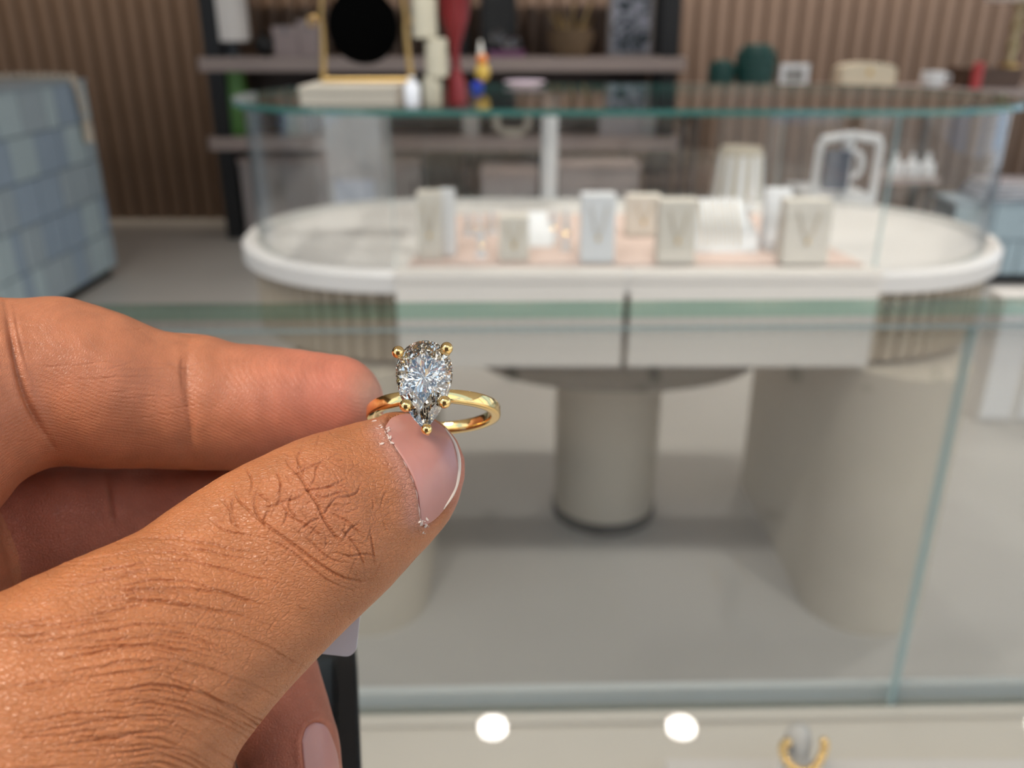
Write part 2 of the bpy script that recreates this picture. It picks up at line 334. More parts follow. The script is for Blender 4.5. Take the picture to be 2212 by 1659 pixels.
# things on the glass top of the oval case
ZG = ZT+.0112
jb = thing('jewellery_box', 'low beige jewellery box on the glass top below the round mirror', 'box', (-.30, 1.67, ZG))
M_beige = mat('beige_linen', (.52, .47, .39), .8, noise=.05)
obj('body', box(-.093, .086, 0, .30, 0, .021), M_beige, jb, bevel=.003)
obj('lid', box(-.095, .088, -.002, .302, .0215, .031), M_beige, jb, bevel=.004)
mr = thing('vanity_mirror', 'round black vanity mirror on gold arms standing on beige box', 'mirror', (-.283, 1.80, ZG+.0315))
obj('disc', lathe([(0, -.006), (.064, -.006), (.069, -.003), (.069, .003), (.064, .006), (0, .006)], 48), mat('mirror_black', (.002, .002, .002), 1.0, spec=.0), mr, smooth=True)
d = mr.children[0]; d.rotation_euler = (PI/2+.06, 0, 0); d.location = (-.006, 0, .102)
for sx in (-1, 1):
    a = obj('arm', tube([(sx*.088-.004, 0, 0), (sx*.083-.004, 0, .05), (sx*.080-.004, 0, .10), (sx*.082-.004, 0, .118), (sx*.078-.004, 0, .15), (sx*.066-.004, 0, .185)], [.006, .0055, .005, .0045, .004, .004], 10), M_brass, mr, smooth=True)
    obj('pivot_knob', tube([(sx*.100-.004+.008*math.cos(q), 0, .112+.008*math.sin(q)) for q in [2*PI*k/14 for k in range(14)]], .0028, 6, closed=True), M_brass, a, smooth=True)
obj('cross_bar', tube([(-.092, 0, .004), (.084, 0, .004)], .005, 8), M_brass, mr)
bt = thing('perfume_bottle', 'small white bottle on the glass top beside the beige box', 'bottle', (-.183, 1.655, ZG))
obj('body', lathe([(0, 0), (.014, 0), (.015, .005), (.015, .034), (.010, .040), (0, .041)], 20), mat('white_bottle', (.92, .93, .97), .25), bt, smooth=True)
obj('cap', lathe([(.006, .0405), (.007, .042), (.007, .049), (0, .050)], 16), M_pearl, bt, smooth=True)
M_sand = mat('sand_ceramic', (.60, .55, .42), .7, noise=.05)
sv = thing('stacked_vase', 'sand coloured ceramic vase of stacked offset cylinders on the glass top', 'vase', (-.152, 1.66, ZG))
obj('base_drum', lathe([(0, 0), (.0155, 0), (.017, .002), (.017, .046), (.015, .048), (0, .048)], 28, c=(.006, 0, 0)), M_sand, sv, smooth=True)
obj('middle_drum', lathe([(0, .048), (.018, .048), (.020, .050), (.020, .112), (.018, .114), (0, .114)], 28, c=(.015, 0, 0)), M_sand, sv, smooth=True)
obj('top_drum', lathe([(0, .114), (.020, .114), (.022, .116), (.022, .180), (.018, .182), (.015, .175), (0, .175)], 28, c=(-.004, 0, 0)), M_sand, sv, smooth=True)
rv = thing('red_goblet_vase', 'tall dark red fluted goblet vase beside the stacked sand vase', 'vase', (-.105, 1.70, ZG))
M_red = mat('oxblood_glaze', (.22, .016, .02), .35)
obj('foot', lathe([(0, 0), (.020, 0), (.021, .006), (.017, .04), (.010, .055), (.0075, .062), (0, .062)], 32, flute=8, amp=.05), M_red, rv, smooth=True)
obj('bowl', lathe([(.0075, .062), (.008, .10), (.017, .125), (.024, .15), (.027, .19), (.046, .22), (.050, .30), (.046, .30), (.02, .19), (0, .17)], 48, flute=8, amp=.08), M_red, rv, smooth=True)
gb = thing('glass_bird', 'small colourful glass bird figurine on the glass top behind the red vase', 'figurine', (onZ(1040, 190, ZG).x, onZ(1040, 190, ZG).y-.02, ZG))
obj('base', lathe([(0, 0), (.020, 0), (.022, .01), (.012, .022), (0, .023)], 20, c=(-.012, 0, 0)), mat('cobalt_glass', (.02, .05, .45), .15), gb, smooth=True)
obj('body', ball((.005, 0, .05), .027, seg=16, ring=12, sc=(.9, .8, 1.1)), mat('amber_glass', (.62, .42, .08), .15), gb, smooth=True)
obj('head', ball((.004, 0, .088), .018, seg=14, ring=10), mat('orange_glass', (.70, .22, .05), .15), gb, smooth=True)
obj('crest', lathe([(.010, .098), (.008, .12), (.003, .145), (0, .146)], 14), mat('clear_crystal', (.75, .72, .66), .1), gb, smooth=True)
gb.scale = (.72, .72, .72)
pl = onZ(1135, 190, ZG)
sp = thing('shallow_dish', 'flat pale lilac dish lying on the glass top near the glass bird', 'dish', (pl.x, 2.22, ZG))
obj('bowl', lathe([(0, 0), (.03, 0), (.05, .008), (.052, .010), (.03, .004), (0, .004)], 28), mat('lilac_glaze', (.62, .52, .62), .3), sp, smooth=True)
obj('foot_ring', lathe([(.018, -.0001), (.024, -.0001), (.024, .002), (.018, .002)], 20), M_pearl, sp)

# ------------------------------------------------------------------ front glass counter
AT, AD = HC-.144, HC-.427
AY = .449; AX0, AX1, AXJ = -.95, .80, .268
ct = thing('glass_counter', 'front glass display counter with cream deck nearest the viewer', 'display case', rz=math.radians(1.3))
obj('deck', box(AX0-.01, AX1+.012, -.17, AY+.012, AD-.03, AD), M_cream, ct, bevel=.003)
bm = prism([(AX0-.01, -.17), (AX1+.012, -.17), (AX1+.012, AY+.018), (AX0-.01, AY+.018)], AT-.010, AT, side=1)
obj('glass_top', bm, [G_clear, G_edge], ct, bevel=.0015, seg=1)
pane('glass_pane', [(AX0, AY), (AXJ-.001, AY)], .008, AD, AT-.0105, ct)
pane('glass_pane', [(AXJ+.001, AY), (AX1-.010, AY)], .008, AD, AT-.0105, ct)
pane('glass_pane', [(AX1-.004, -.16), (AX1-.004, AY+.004)], .008, AD, AT-.0105, ct)
M_alu = mat('satin_aluminium', (.66, .70, .69), .4, 0.)
obj('rear_channel', box(AX0, AX1, AY+.005, AY+.011, AD+.0005, AD+.013), M_alu, ct, bevel=.001)
obj('rear_channel', box(AX0, AX1-.02, AY-.014, AY-.005, AD+.0005, AD+.004), M_cream, ct, bevel=.001)
obj('side_channel', box(AX1+.001, AX1+.006, -.16, AY, AD+.0005, AD+.015), M_alu, ct, bevel=.001)
obj('body', box(AX0+.02, AX1-.03, -.13, AY-.06, .08, AD-.03), M_cream, ct, bevel=.004)
obj('plinth', box(AX0+.06, AX1-.07, -.10, AY-.1, 0, .08), M_black, ct)
ty = onZ(1800, 1640, AD+.012).y
tr = thing('display_tray', 'white padded tray on the counter deck at the bottom right', 'tray', (0, 0, AD))
obj('pad', box(.094, .46, ty-.20, ty, .001, .012), mat('tray_suede', (.74, .70, .66), .8), tr, bevel=.004)
obj('border', box(.092, .462, ty-.202, ty-.1985+.2, .0, .004), M_white, tr, bevel=.001)
ep = onY(1730, 1600, .374)
es = thing('earring_stand', 'small white rounded post on the counter deck wearing the gold hoop', 'display stand', (ep.x, ep.y+.004, AD+.0122))
obj('post', lathe([(.0075, .0), (.0075, .03), (.0075, .036), (.006, .042), (.003, .0445), (0, .045)], 20), mat('post_suede', (.62, .60, .57), .7), es, smooth=True)
obj('base_disc', lathe([(0, 0), (.012, 0), (.012, .002), (.008, .003), (0, .003)], 24), M_pearl, es, smooth=True)
er = thing('beaded_hoop_earring', 'open gold hoop of round beads hung around the white post', 'earring', (ep.x, ep.y-.008, ep.z))
cb = None
for k in range(15):
    a = math.radians(-90-118+k*236/14); c = (.0118*math.cos(a), -.003+.006*math.cos(a)**2, .0118*math.sin(a))
    if cb is None: cb = obj('bead', ball((0, 0, 0), .0027, seg=10, ring=8), M_gold, er, smooth=True); cb.location = c
    else: inst('bead', cb, er, c)
obj('hoop_wire', tube([(.0118*math.cos(a), -.003+.006*math.cos(a)**2, .0118*math.sin(a)) for a in [math.radians(-90-122+k*244/20) for k in range(21)]], .0009, 6), M_gold, er, smooth=True)

# black leather pad lying on the counter glass
lp = thing('leather_pad', 'black leather presentation pad lying on the counter glass under the hand', 'pad', (-.0335, .145, AT+.0003), math.radians(11))
M_lea = mat('black_leather', (.012, .017, .021), .55, bump=.3, bscale=900)
obj('board', box(-.17, 0, -.19, .020, 0, .008), M_lea, lp, bevel=.0015)
obj('stitched_border', box(-.004, -.0005, -.188, .018, .0081, .0095), mat('black_trim', (.004, .004, .005), .6), lp, bevel=.0004)
obj('inlay', box(-.166, -.0055, -.186, .015, .0081, .0088), mat('navy_inlay', (.022, .034, .042), .6), lp)

# ------------------------------------------------------------------ back shelf unit and what stands on it
SY0, SY1 = 5.25, 5.70
su = thing('shelf_unit', 'wide mauve shelf unit with black posts against the slatted wall', 'shelf', (0, 0, 0))
zs1 = onY(950, 124, SY0).z; zs2 = onY(950, 297, SY0).z
xl = onY(428, 135, SY0).x; xr = onY(1482, 135, SY0).x
for z in (zs1, zs2, zs1+.62):
    obj('shelf_board', box(xl, xr, SY0, SY1, z-.075, z), M_shelf, su, bevel=.006)
for x in (xl+.03, xr-.14):
    for y in (SY0+.03, SY1-.10):
        obj('post', box(x, x+.10, y, y+.06, 0, 2.1), M_black, su, bevel=.004)
obj('post', box(-.33, -.27, SY1-.09, SY1-.03, 0, 2.1), M_black, su, bevel=.004)
obj('back_panel', box(xl+.15, xr-.15, SY1-.02, SY1, zs2+.02, zs1-.076), mat('dark_back_panel', (.05, .035, .03), .6), su)
def shelf_pos(u, z, y=SY0+.15):
    d = ray(u, 0); d2 = d
    # x on plane y for that column at height z
    zc = y*CP+(HC-z)*SP
    return Vector(((u-1106)/F*zc, y, z))
def S_(u0, u1, z, y=SY0+.15): a, b = shelf_pos(u0, z, y), shelf_pos(u1, z, y); return (a+b)/2, (b.x-a.x)/2
p, r = S_(455, 545, zs1)
t = thing('table_lamp', 'table lamp with white drum shade at the left end of shelf', 'lamp', p)
obj('base', lathe([(0, 0), (.05, 0), (.055, .02), (.035, .06), (.03, .10), (0, .10)], 24), mat('slate_ceramic', (.07, .08, .09), .4), t, smooth=True)
obj('shade', lathe([(r*.93, .085), (r*.98, .085), (r*.98, .40), (r*.93, .40)], 32), mat('white_linen', (.86, .83, .80), .8), t, smooth=True)
obj('stem', tube([(0, 0, .10), (0, 0, .30)], .008, 8), M_brass, t)
p, r = S_(550, 596, zs1)
t = thing('black_orb', 'matt black round vase on the shelf beside the lamp', 'vase', p)
obj('body', lathe([(.02, 0), (r*.9, .04), (r, r*.95), (r*.8, r*1.6), (.02, r*1.95), (.018, r*2.0), (0, r*1.9)], 28), M_black, t, smooth=True)
obj('lip', lathe([(.016, r*1.95), (.024, r*1.97), (.024, r*2.03), (.016, r*2.03)], 20), M_black, t, smooth=True)
M_mau = mat('mauve_card', (.46, .38, .37), .7, noise=.05)
for u0, u1, hh, lb in ((600, 652, .165, 'mauve gift box beside the black round vase'), (654, 698, .20, 'taller mauve gift box behind the gold mirror arm')):
    p, r = S_(u0, u1, zs1, SY0+.2); t = thing('gift_box', lb, 'box', p, group='mauve gift boxes')
    obj('body', box(-r, r, -.06, .10, 0, hh*.7), M_mau, t, bevel=.004); obj('lid', box(-r-.004, r+.004, -.064, .104, hh*.7+.0005, hh), M_mau, t, bevel=.004)
    obj('ribbon', box(-.012, .012, -.0665, .106, hh*.7, hh+.002), mat('grey_ribbon', (.3, .27, .28), .5), t)
p, r = S_(1040, 1115, zs1, SY0+.3)
t = thing('dark_picture', 'dark framed picture leaning on the shelf behind the glass bird', 'picture', p)
obj('frame', box(-r, r, 0, .03, 0, .62), M_black, t, bevel=.004); obj('print', box(-r+.025, r-.025, -.002, .0, .025, .595), mat('dark_print', (.025, .025, .023), .4), t)
t2, r = S_(1075, 1118, zs1, SY0+.1)
t = thing('crystal_ball_stand', 'pair of small clear crystal balls on the shelf by dark picture', 'ornament', t2)
M_cry = mat('crystal', (.85, .9, .95), .02, 0); M_cry.node_tree.nodes['Principled BSDF'].inputs['Transmission Weight'].default_value = 1
for k, (x, z) in enumerate(((-.06, .11), (.0, .075), (.04, .075))): obj('ball', ball((x, 0, z), .035, seg=16, ring=12), M_cry, t, smooth=True)
obj('tray', box(-.11, .10, -.06, .06, 0, .035), mat('purple_lacquer', (.22, .08, .18), .3), t, bevel=.006)
p, r = S_(1182, 1280, zs1)
t = thing('woven_basket', 'brown woven basket holding gilt twigs on the shelf', 'basket', p)
obj('body', lathe([(0, 0), (r*.75, 0), (r, .10), (r*.98, .15), (r*.9, .15), (r*.7, .02), (0, .02)], 36, flute=18, amp=.02), mat('wicker', (.17, .11, .06), .8, noise=.3, nscale=60), t, smooth=True)
for k in range(9):
    a = k*2.4; obj('twig', tube([(.03*math.cos(a), .03*math.sin(a), .03), (.07*math.cos(a), .05*math.sin(a), .15), (.13*math.cos(a), .06*math.sin(a), .20+.05*(k % 3))], [.007, .005, .002], 6), M_brass, t)
p, r = S_(1312, 1408, zs1, SY0+.28)
t = thing('framed_print', 'framed print of a pale blue and black figure on shelf', 'picture', p)
obj('frame', box(-r, r, 0, .03, 0, .60), mat('pale_frame', (.42, .38, .36), .5), t, bevel=.004)
M_pr = bpy.data.materials.new('abstract_print'); M_pr.use_nodes = True; nt = M_pr.node_tree
vo = nt.nodes.new('ShaderNodeTexNoise'); vo.inputs['Scale'].default_value = 14; vo.inputs['Distortion'].default_value = 1.5
cr = nt.nodes.new('ShaderNodeValToRGB'); cr.color_ramp.elements[0].position = .42; cr.color_ramp.elements[0].color = (.03, .05, .06, 1); cr.color_ramp.elements[1].position = .58; cr.color_ramp.elements[1].color = (.55, .57, .66, 1)
tcn = nt.nodes.new('ShaderNodeTexCoord'); nt.links.new(tcn.outputs['Object'], vo.inputs['Vector']); nt.links.new(vo.outputs['Fac'], cr.inputs[0]); nt.links.new(cr.outputs[0], nt.nodes['Principled BSDF'].inputs['Base Color'])
obj('print', box(-r+.02, r-.02, -.002, .0, .02, .58), M_pr, t)
p, r = S_(1428, 1456, zs1)
t = thing('pillar_candle', 'pale grey pillar candle at the right end of the shelf', 'candle', p)
obj('wax', lathe([(0, 0), (r, 0), (r, .19), (r*.9, .195), (0, .185)], 24), mat('grey_wax', (.50, .50, .48), .5), t, smooth=True); obj('wick', tube([(0, 0, .185), (.003, 0, .21)], .003, 6), M_black, t)
# second shelf
p, r = S_(482, 552, zs2)
t = thing('green_vase', 'tall leaf green vase on the lower shelf at left', 'vase', p)
obj('body', lathe([(0, 0), (r*.9, 0), (r, .05), (r*.95, .20), (r*.7, .30), (r*.8, .385), (r*.72, .385), (r*.6, .3), (0, .05)], 36, flute=12, amp=.03), mat('leaf_green', (.07, .20, .035), .4), t, smooth=True)
obj('lip', lathe([(r*.7, .38), (r*.84, .385), (r*.84, .395), (r*.7, .395)], 28), mat('leaf_green', (.07, .2, .035)), t, smooth=True)
for k, (u0, u1, hh, c, lb) in enumerate(((620, 648, .27, (.45, .52, .48), 'pale green spined book standing on the lower shelf'), (650, 668, .25, (.62, .62, .60), 'thin white book beside the pale green one'), (1000, 1034, .20, (.55, .52, .48), 'upright cream book on the lower shelf centre'), (1295, 1385, .22, (.42, .40, .42), 'wide grey album standing on the lower shelf'), (1388, 1436, .24, (.50, .52, .52), 'pale grey book at the right end of lower shelf'))):
    p, r = S_(u0, u1, zs2, SY0+.08); t = thing('standing_book', lb, 'book', p, group='books on the lower shelf')
    c_ = mat('book_cloth_%s' % 'abcde'[k], c, .7); obj('cover', box(-r, -r+.006, 0, .2, 0, hh), c_, t); obj('cover', box(r-.006, r, 0, .2, 0, hh), c_, t)
    obj('spine', box(-r+.006, r-.006, 0, .006, 0, hh), c_, t); obj('pages', box(-r+.0062, r-.0062, .0065, .195, .004, hh-.004), M_cream, t)
p, r = S_(1072, 1140, zs2, SY0+.06)
t = thing('open_stand', 'small cream U shaped bracket on the lower shelf', 'ornament', p)
obj('arch', tube([(-r, 0, .14), (-r, 0, .05), (-r*.5, 0, .025), (r*.5, 0, .025), (r, 0, .05), (r, 0, .14)], .024, 8), M_beige, t, smooth=True); obj('foot', box(-r*.6, r*.6, -.03, .03, 0, .012), M_beige, t, bevel=.003)
# low grey cabinets under the lower shelf
M_gry = mat('grey_mauve_cabinet', (.36, .32, .31), .6, noise=.05, nscale=3)
for u0, u1, vt, yy, lb in ((522, 705, 345, 5.2, 'grey mauve low cabinet below the shelf at left'), (832, 905, 345, 5.2, 'narrow grey mauve low cabinet left of the dark gap'), (1040, 1160, 375, 4.9, 'low grey cabinet left of the white pillar'), (1206, 1380, 358, 4.9, 'low grey cabinet right of the white pillar')):
    zt = onY((u0+u1)/2, vt, yy).z; p, r = S_(u0, u1, zt*.6, yy); t = thing('low_cabinet', lb, 'cabinet', (p.x, yy, 0), group='low grey cabinets')
    obj('body', box(-r, r, .02, .42, .06, zt-.02), M_gry, t, bevel=.004); obj('worktop', box(-r-.005, r+.005, 0, .43, zt-.0195, zt), M_shelf, t, bevel=.003); obj('plinth', box(-r+.02, r-.02, .05, .40, 0, .06), M_black, t)
    nd = max(1, round(r/.12))
    for k in range(nd):
        a = -r+.006+k*(2*r-.012)/nd; b = a+(2*r-.012)/nd-.006
        d = obj('door', box(a, b, .004, .019, .07, zt-.03), M_gry, t, bevel=.002); obj('handle', tube([(b-.02, -.006, zt*.55), (b-.02, -.006, zt*.75)], .005, 6), M_black, d)
# tall acrylic tower and white pillar behind the case
p, r = S_(705, 830, .6, 4.5)
t = thing('display_tower', 'pale grey upright display tower behind the left half of case', 'display stand', (p.x, 4.5, 0))
zt = onY(768, 245, 4.5).z
obj('body', box(-r, r, 0, .25, .05, zt), mat('tower_grey', (.42, .42, .42), .5, noise=.05, nscale=3), t, bevel=.008); obj('base', box(-r-.02, r+.02, -.02, .27, 0, .05), M_gry, t, bevel=.004); obj('panel', box(-r+.03, r-.06, -.004, -.0005, zt*.25, zt*.6), mat('tower_inset', (.52, .56, .64), .35), t)
p, r = S_(1168, 1204, .6, 4.3); zt = onY(1185, 205, 4.3).z
t = thing('white_pillar', 'slim white pillar stand behind the middle of oval case', 'stand', (p.x, 4.3, 0))
obj('shaft', lathe([(r, .03), (r, zt-.02), (r*1.15, zt-.02), (r*1.15, zt), (0, zt)], 28), M_pearl, t, smooth=True); obj('base', lathe([(0, 0), (r*1.9, 0), (r*1.9, .02), (r*1.1, .03), (0, .03)], 28), M_pearl, t, smooth=True)
# striped cone stool
zt = onY(1580, 318, 4.0).z; p, r = S_(1505, 1655, .25, 4.0)
t = thing('striped_cone_stool', 'tapered cream stool with white stripes seen through the case glass', 'stool', (p.x, 4.0, 0))
bm = lathe([(r*1.0, .03), (r*.62, zt-.03), (r*.55, zt), (0, zt)], 24)
for f in bm.faces:
    c = f.calc_center_median(); f.material_index = int((math.atan2(c.y, c.x)/(2*PI)*24+24)//1) % 2 if c.z < zt-.02 else 0
obj('body', bm, [mat('cream_stripe', (.50, .44, .34), .7), M_pearl], t, smooth=True); obj('foot_ring', lathe([(0, 0), (r*1.02, 0), (r*1.02, .03), (0, .03)], 24), M_blk, t)
# white chair with a dark cushion
p, r = S_(1748, 1885, .4, 4.2); zt = onY(1815, 292, 4.2).z
t = thing('white_chair', 'white framed chair with dark cushion behind the right of case', 'chair', (p.x, 4.2, 0))
for sx in (-1, 1):
    obj('leg', tube([(sx*r*.95, 0, 0), (sx*r*.92, 0, zt-.05)], .02, 8), M_pearl, t); obj('leg', tube([(sx*r*.95, .38, 0), (sx*r*.92, .38, .44)], .02, 8), M_pearl, t)
obj('top_rail', tube([(-r*.92, 0, zt-.06), (-r*.85, 0, zt-.02), (0, 0, zt), (r*.85, 0, zt-.02), (r*.92, 0, zt-.06)], .022, 8), M_pearl, t, smooth=True)
obj('back_splat', tube([(.0, 0, .46), (-.01, 0, zt-.01)], .03, 8), M_pearl, t); obj('seat', box(-r, r, -.02, .42, .42, .46), M_pearl, t, bevel=.01)
obj('splat_ring', tube([(.04*math.cos(a)+.02, -.02, zt*.82+.06*math.sin(a)) for a in [2*PI*k/16 for k in range(16)]], .015, 6, closed=True), M_pearl, t)
obj('cushion', box(-r*.75, -r*.05, -.06, .0, .50, .68), mat('slate_cushion', (.10, .12, .16), .8), t, bevel=.02)
# console table at right with its things
KY = 4.55; zk = onY(1750, 192, KY).z
xk0, xk1 = shelf_pos(1488, zk, KY).x, 3.4
t = thing('console_table', 'long console table with thin mauve top beneath the slatted wall', 'table')
obj('top', box(xk0, xk1, KY, KY+.45, zk-.04, zk), M_shelf, t, bevel=.004)
for x in (xk0+.06, (xk0+xk1)/2, xk1-.06):
    for y in (KY+.05, KY+.40): obj('leg', tube([(x, y, 0), (x, y, zk-.04)], .018, 8), M_black, t)
obj('apron_rail', box(xk0+.05, xk1-.05, KY+.04, KY+.05, zk-.10, zk-.04), M_black, t)
M_tl = mat('dark_teal_glaze', (.012, .07, .06), .45)
for u0, u1, vt, lb in ((1530, 1582, 136, 'smaller dark green scaled jar on the console'), (1588, 1666, 104, 'larger dark green scaled jar on the console')):
    p, r = S_(u0, u1, zk, KY+.12); h = (192-vt)*mpp(p); j = thing('scaled_jar', lb, 'jar', p, group='dark green scaled jars')
    obj('body', lathe([(0, 0), (r*.7, 0), (r, h*.3), (r*.98, h*.7), (r*.75, h*.92), (0, h*.92)], 24), M_tl, j, smooth=True)
    obj('lid', lathe([(r*.78, h*.92), (r*.7, h*.98), (0, h)], 24), M_tl, j, smooth=True)
    sc = None
    for row in range(5):
        for k in range(12):
            a = 2*PI*(k+.5*(row % 2))/12; z = h*(.14+.16*row); rr = r*(.86+.14*math.sin(PI*(z/h)))
            if sc is None: sc = obj('scale', ball((0, 0, 0), r*.22, seg=6, ring=5, sc=(1, .5, 1.1)), M_tl, j, smooth=True); sc.location = (rr*math.cos(a), rr*math.sin(a), z); sc.rotation_euler.z = a+PI/2
            else: inst('scale', sc, j, (rr*math.cos(a), rr*math.sin(a), z), a+PI/2)
p, r = S_(1682, 1744, zk, KY+.10)
j = thing('white_photo_frame', 'small white photo frame standing on the console', 'photo frame', p)
bm = bmesh.new(); bx(bm, -r, r, 0, .02, 0, .025); bx(bm, -r, r, 0, .02, .09, .115); bx(bm, -r, -r+.025, 0, .02, .025, .09); bx(bm, r-.025, r, 0, .02, .025, .09)
obj('frame', bm, M_pearl, j); obj('photo', box(-r+.02, r-.02, .012, .016, .02, .095), mat('grey_photo', (.30, .29, .27), .4), j)
p, r = S_(1805, 1920, zk, KY+.12)
j = thing('cream_casket', 'cream casket with domed lid on the console', 'box', p)
obj('body', box(-r, r, -.07, .07, 0, .075), mat('cream_leather', (.72, .62, .46), .6), j, bevel=.006); bm = prism([(-r, .0765)]+[(-r*math.cos(PI*k/10), .0765+.045*math.sin(PI*k/10)**.6) for k in range(1, 10)]+[(r, .0765)], -.07, .07)
bmesh.ops.rotate(bm, verts=bm.verts, cent=(0, 0, 0), matrix=Matrix.Rotation(PI/2, 3, 'X')); obj('lid', bm, mat('cream_leather', (.72, .62, .46)), j, smooth=True); obj('clasp', box(-.012, .012, -.075, -.0705, .062, .09), M_brass, j)
p, r = S_(1986, 2036, zk, KY+.06)
j = thing('white_cup', 'small white cup on the console right of the casket', 'cup', p)
obj('body', lathe([(0, 0), (r*.7, 0), (r, .03), (r, .08), (r*.9, .08), (r*.85, .03), (0, .02)], 24), M_pearl, j, smooth=True); obj('handle', tube([(r*.95, 0, .065), (r*1.5, 0, .06), (r*1.5, 0, .03), (r*.95, 0, .025)], .006, 6), M_pearl, j, smooth=True)
p, r = S_(2075, 2190, zk, KY+.10)
j = thing('walnut_box', 'brown walnut box on the console beneath the twisted lamp', 'box', p)
M_wal = mat('walnut', (.10, .055, .035), .5, noise=.2, nscale=10); obj('body', box(-r, r, -.05, .16, 0, .06), M_wal, j, bevel=.004); obj('lid', box(-r-.004, r+.004, -.054, .164, .0605, .095), M_wal, j, bevel=.004)
p, r = S_(2094, 2116, zk, KY+.015)
j = thing('red_candle', 'short red candle in front of the walnut box', 'candle', p)
obj('wax', lathe([(0, 0), (r, 0), (r, .12), (r*.8, .125), (0, .12)], 20), mat('red_wax', (.50, .06, .06), .5), j, smooth=True); obj('wick', tube([(0, 0, .12), (.002, 0, .135)], .002, 5), M_black, j)
p = shelf_pos(2178, zk+.0955, KY+.14)
j = thing('twisted_lamp', 'lamp with cream shade and twisted gold stem at top right', 'lamp', (p.x, p.y, zk+.0955))
st = bmesh.new()
for q in (0, PI): tube([(.014*math.cos(q+k*.45), .014*math.sin(q+k*.45), .02+k*.014) for k in range(24)], .012, 8, bm=st)
obj('stem', st, mat('antique_gold', (.62, .52, .30), .4, .5), j, smooth=True); obj('base', lathe([(0, 0), (.05, 0), (.05, .012), (.02, .022), (0, .022)], 24), M_brass, j, smooth=True)
obj('shade', lathe([(.165, .31), (.175, .31), (.15, .56), (.14, .56)], 32), mat('cream_shade', (.72, .62, .56), .8), j, smooth=True)

# ------------------------------------------------------------------ blue tiled counters
M_t = [mat('blue_tile_%s' % c, col, .5, noise=.06, nscale=5) for c, col in zip(('pale', 'mid', 'grey', 'deep'), ((.46, .58, .63), (.33, .43, .54), (.39, .48, .54), (.16, .21, .26)))]
def tiled(name, label, x0, x1, y0, y1, z1, faces, seed):
    rnd = random.Random(seed); t = thing(name, label, 'counter')
    obj('core', box(x0+.012, x1-.012, y0+.012, y1-.012, .05, z1-.012), M_t[3], t)
    obj('plinth', box(x0+.03, x1-.03, y0+.03, y1-.03, 0, .05), M_black, t)
    obj('top_slab', box(x0-.004, x1+.004, y0-.004, y1+.004, z1-.0118, z1), M_t[2], t, bevel=.003)
    rows = max(2, round((z1-.06)/.185)); hr = (z1-.065)/rows; cache = {}
    for fc in faces:
        L = (y1-y0) if fc == 'x' else (x1-x0)
        for r in range(rows):
            a = 0.0
            while a < L-.01:
                wd = min(rnd.choice((.20, .20, .07, .07, .11)), L-a)
                mi = rnd.randrange(3); key = (round(wd, 3), mi)
                if wd > .02:
                    z = .052+r*hr
                    if fc == 'x': loc, rz = (x1-.012, y0+a, z), PI/2
                    else: loc, rz = (x0+a, y0+.012, z), 0
                    if key not in cache:
                        o = cache[key] = obj('tile', box(.004, wd-.004, -.010, .0, .004, hr-.004), M_t[mi], t, bevel=.002, seg=1); o.location = loc; o.rotation_euler.z = rz
                    else: inst('tile', cache[key], t, loc, rz)
                a += wd
    return t
tiled('tiled_counter', 'tall blue grey tiled counter at the left edge of the shop', -3.1, -2.1, 2.9, 4.46, .985, ('x', 'y'), 3)
bx0 = onZ(2085, 615, 0)
tiled('tiled_plinth', 'low blue tiled plinth at the right edge behind the oval case', 2.2, 4.2, bx0.y, 4.52, onY(2150, 437, bx0.y).z, ('y',), 5)
# garland of wooden beads on the left counter
g = thing('bead_garland', 'cream wooden bead garland draped over the left tiled counter corner', 'garland')
M_bead = mat('cream_bead', (.60, .52, .42), .6, noise=.1)
path = [(-2.75, 3.9, 1.003), (-2.65, 4.1, 1.003), (-2.55, 4.2, 1.003), (-2.45, 4.25, 1.003), (-2.35, 4.3, 1.003), (-2.25, 4.28, 1.003), (-2.16, 4.3, 1.003), (-2.09, 4.31, 1.0), (-2.075, 4.31, .95), (-2.072, 4.32, .88), (-2.072, 4.33, .81)]
g0 = None; 
for (a, b) in zip(path, path[1:]):
    L = (Vector(b)-Vector(a)).length; nb = max(1, round(L/.034))
    for k in range(nb):
        q = Vector(a).lerp(Vector(b), k/nb)
        if g0 is None: g0 = obj('bead', ball((0, 0, 0), .018, seg=8, ring=6), M_bead, g, smooth=True); g0.location = q
        else: inst('bead', g0, g, q)
obj('tassel', lathe([(.012, .81), (.02, .79), (.026, .70), (.0, .70)], 12, c=(-2.072, 4.33, 0)), M_bead, g, smooth=True)
obj('cord', tube(path, .004, 6), M_bead, g)
# flat stack of magazines and white cups on the right plinth
zr = onY(2150, 437, bx0.y).z+.0005
for k in range(4):
    p = shelf_pos(2050+8*k, zr, bx0.y+.12)
    j = thing('magazine', ['bottom magazine of the stack on the right plinth', 'second magazine up in the stack on the right plinth', 'third magazine up in the stack on the right plinth', 'top magazine of the stack on the right plinth'][k], 'magazine', (p.x+.25, p.y, zr+k*.0225), math.radians((4, -6, 8, -3)[k]), group='magazines stacked on the right plinth')
    obj('cover', box(-.16, .16, -.10, .12, .0, .004), mat('mag_%s' % 'abcd'[k], [(.10, .11, .14), (.52, .50, .56), (.16, .17, .22), (.58, .52, .53)][k], .4), j)
    obj('pages', box(-.157, .157, -.097, .117, .0042, .018), M_pearl, j); obj('cover', box(-.16, .16, -.10, .12, .0182, .022), MATS['mag_%s' % 'abcd'[k]], j)
t = thing('side_table', 'low pinkish side table with papers behind the right glass edge', 'table', (2.0, 4.3, 0))
obj('top', box(-.14, .12, 0, .24, .50, .53), M_shelf, t, bevel=.004)
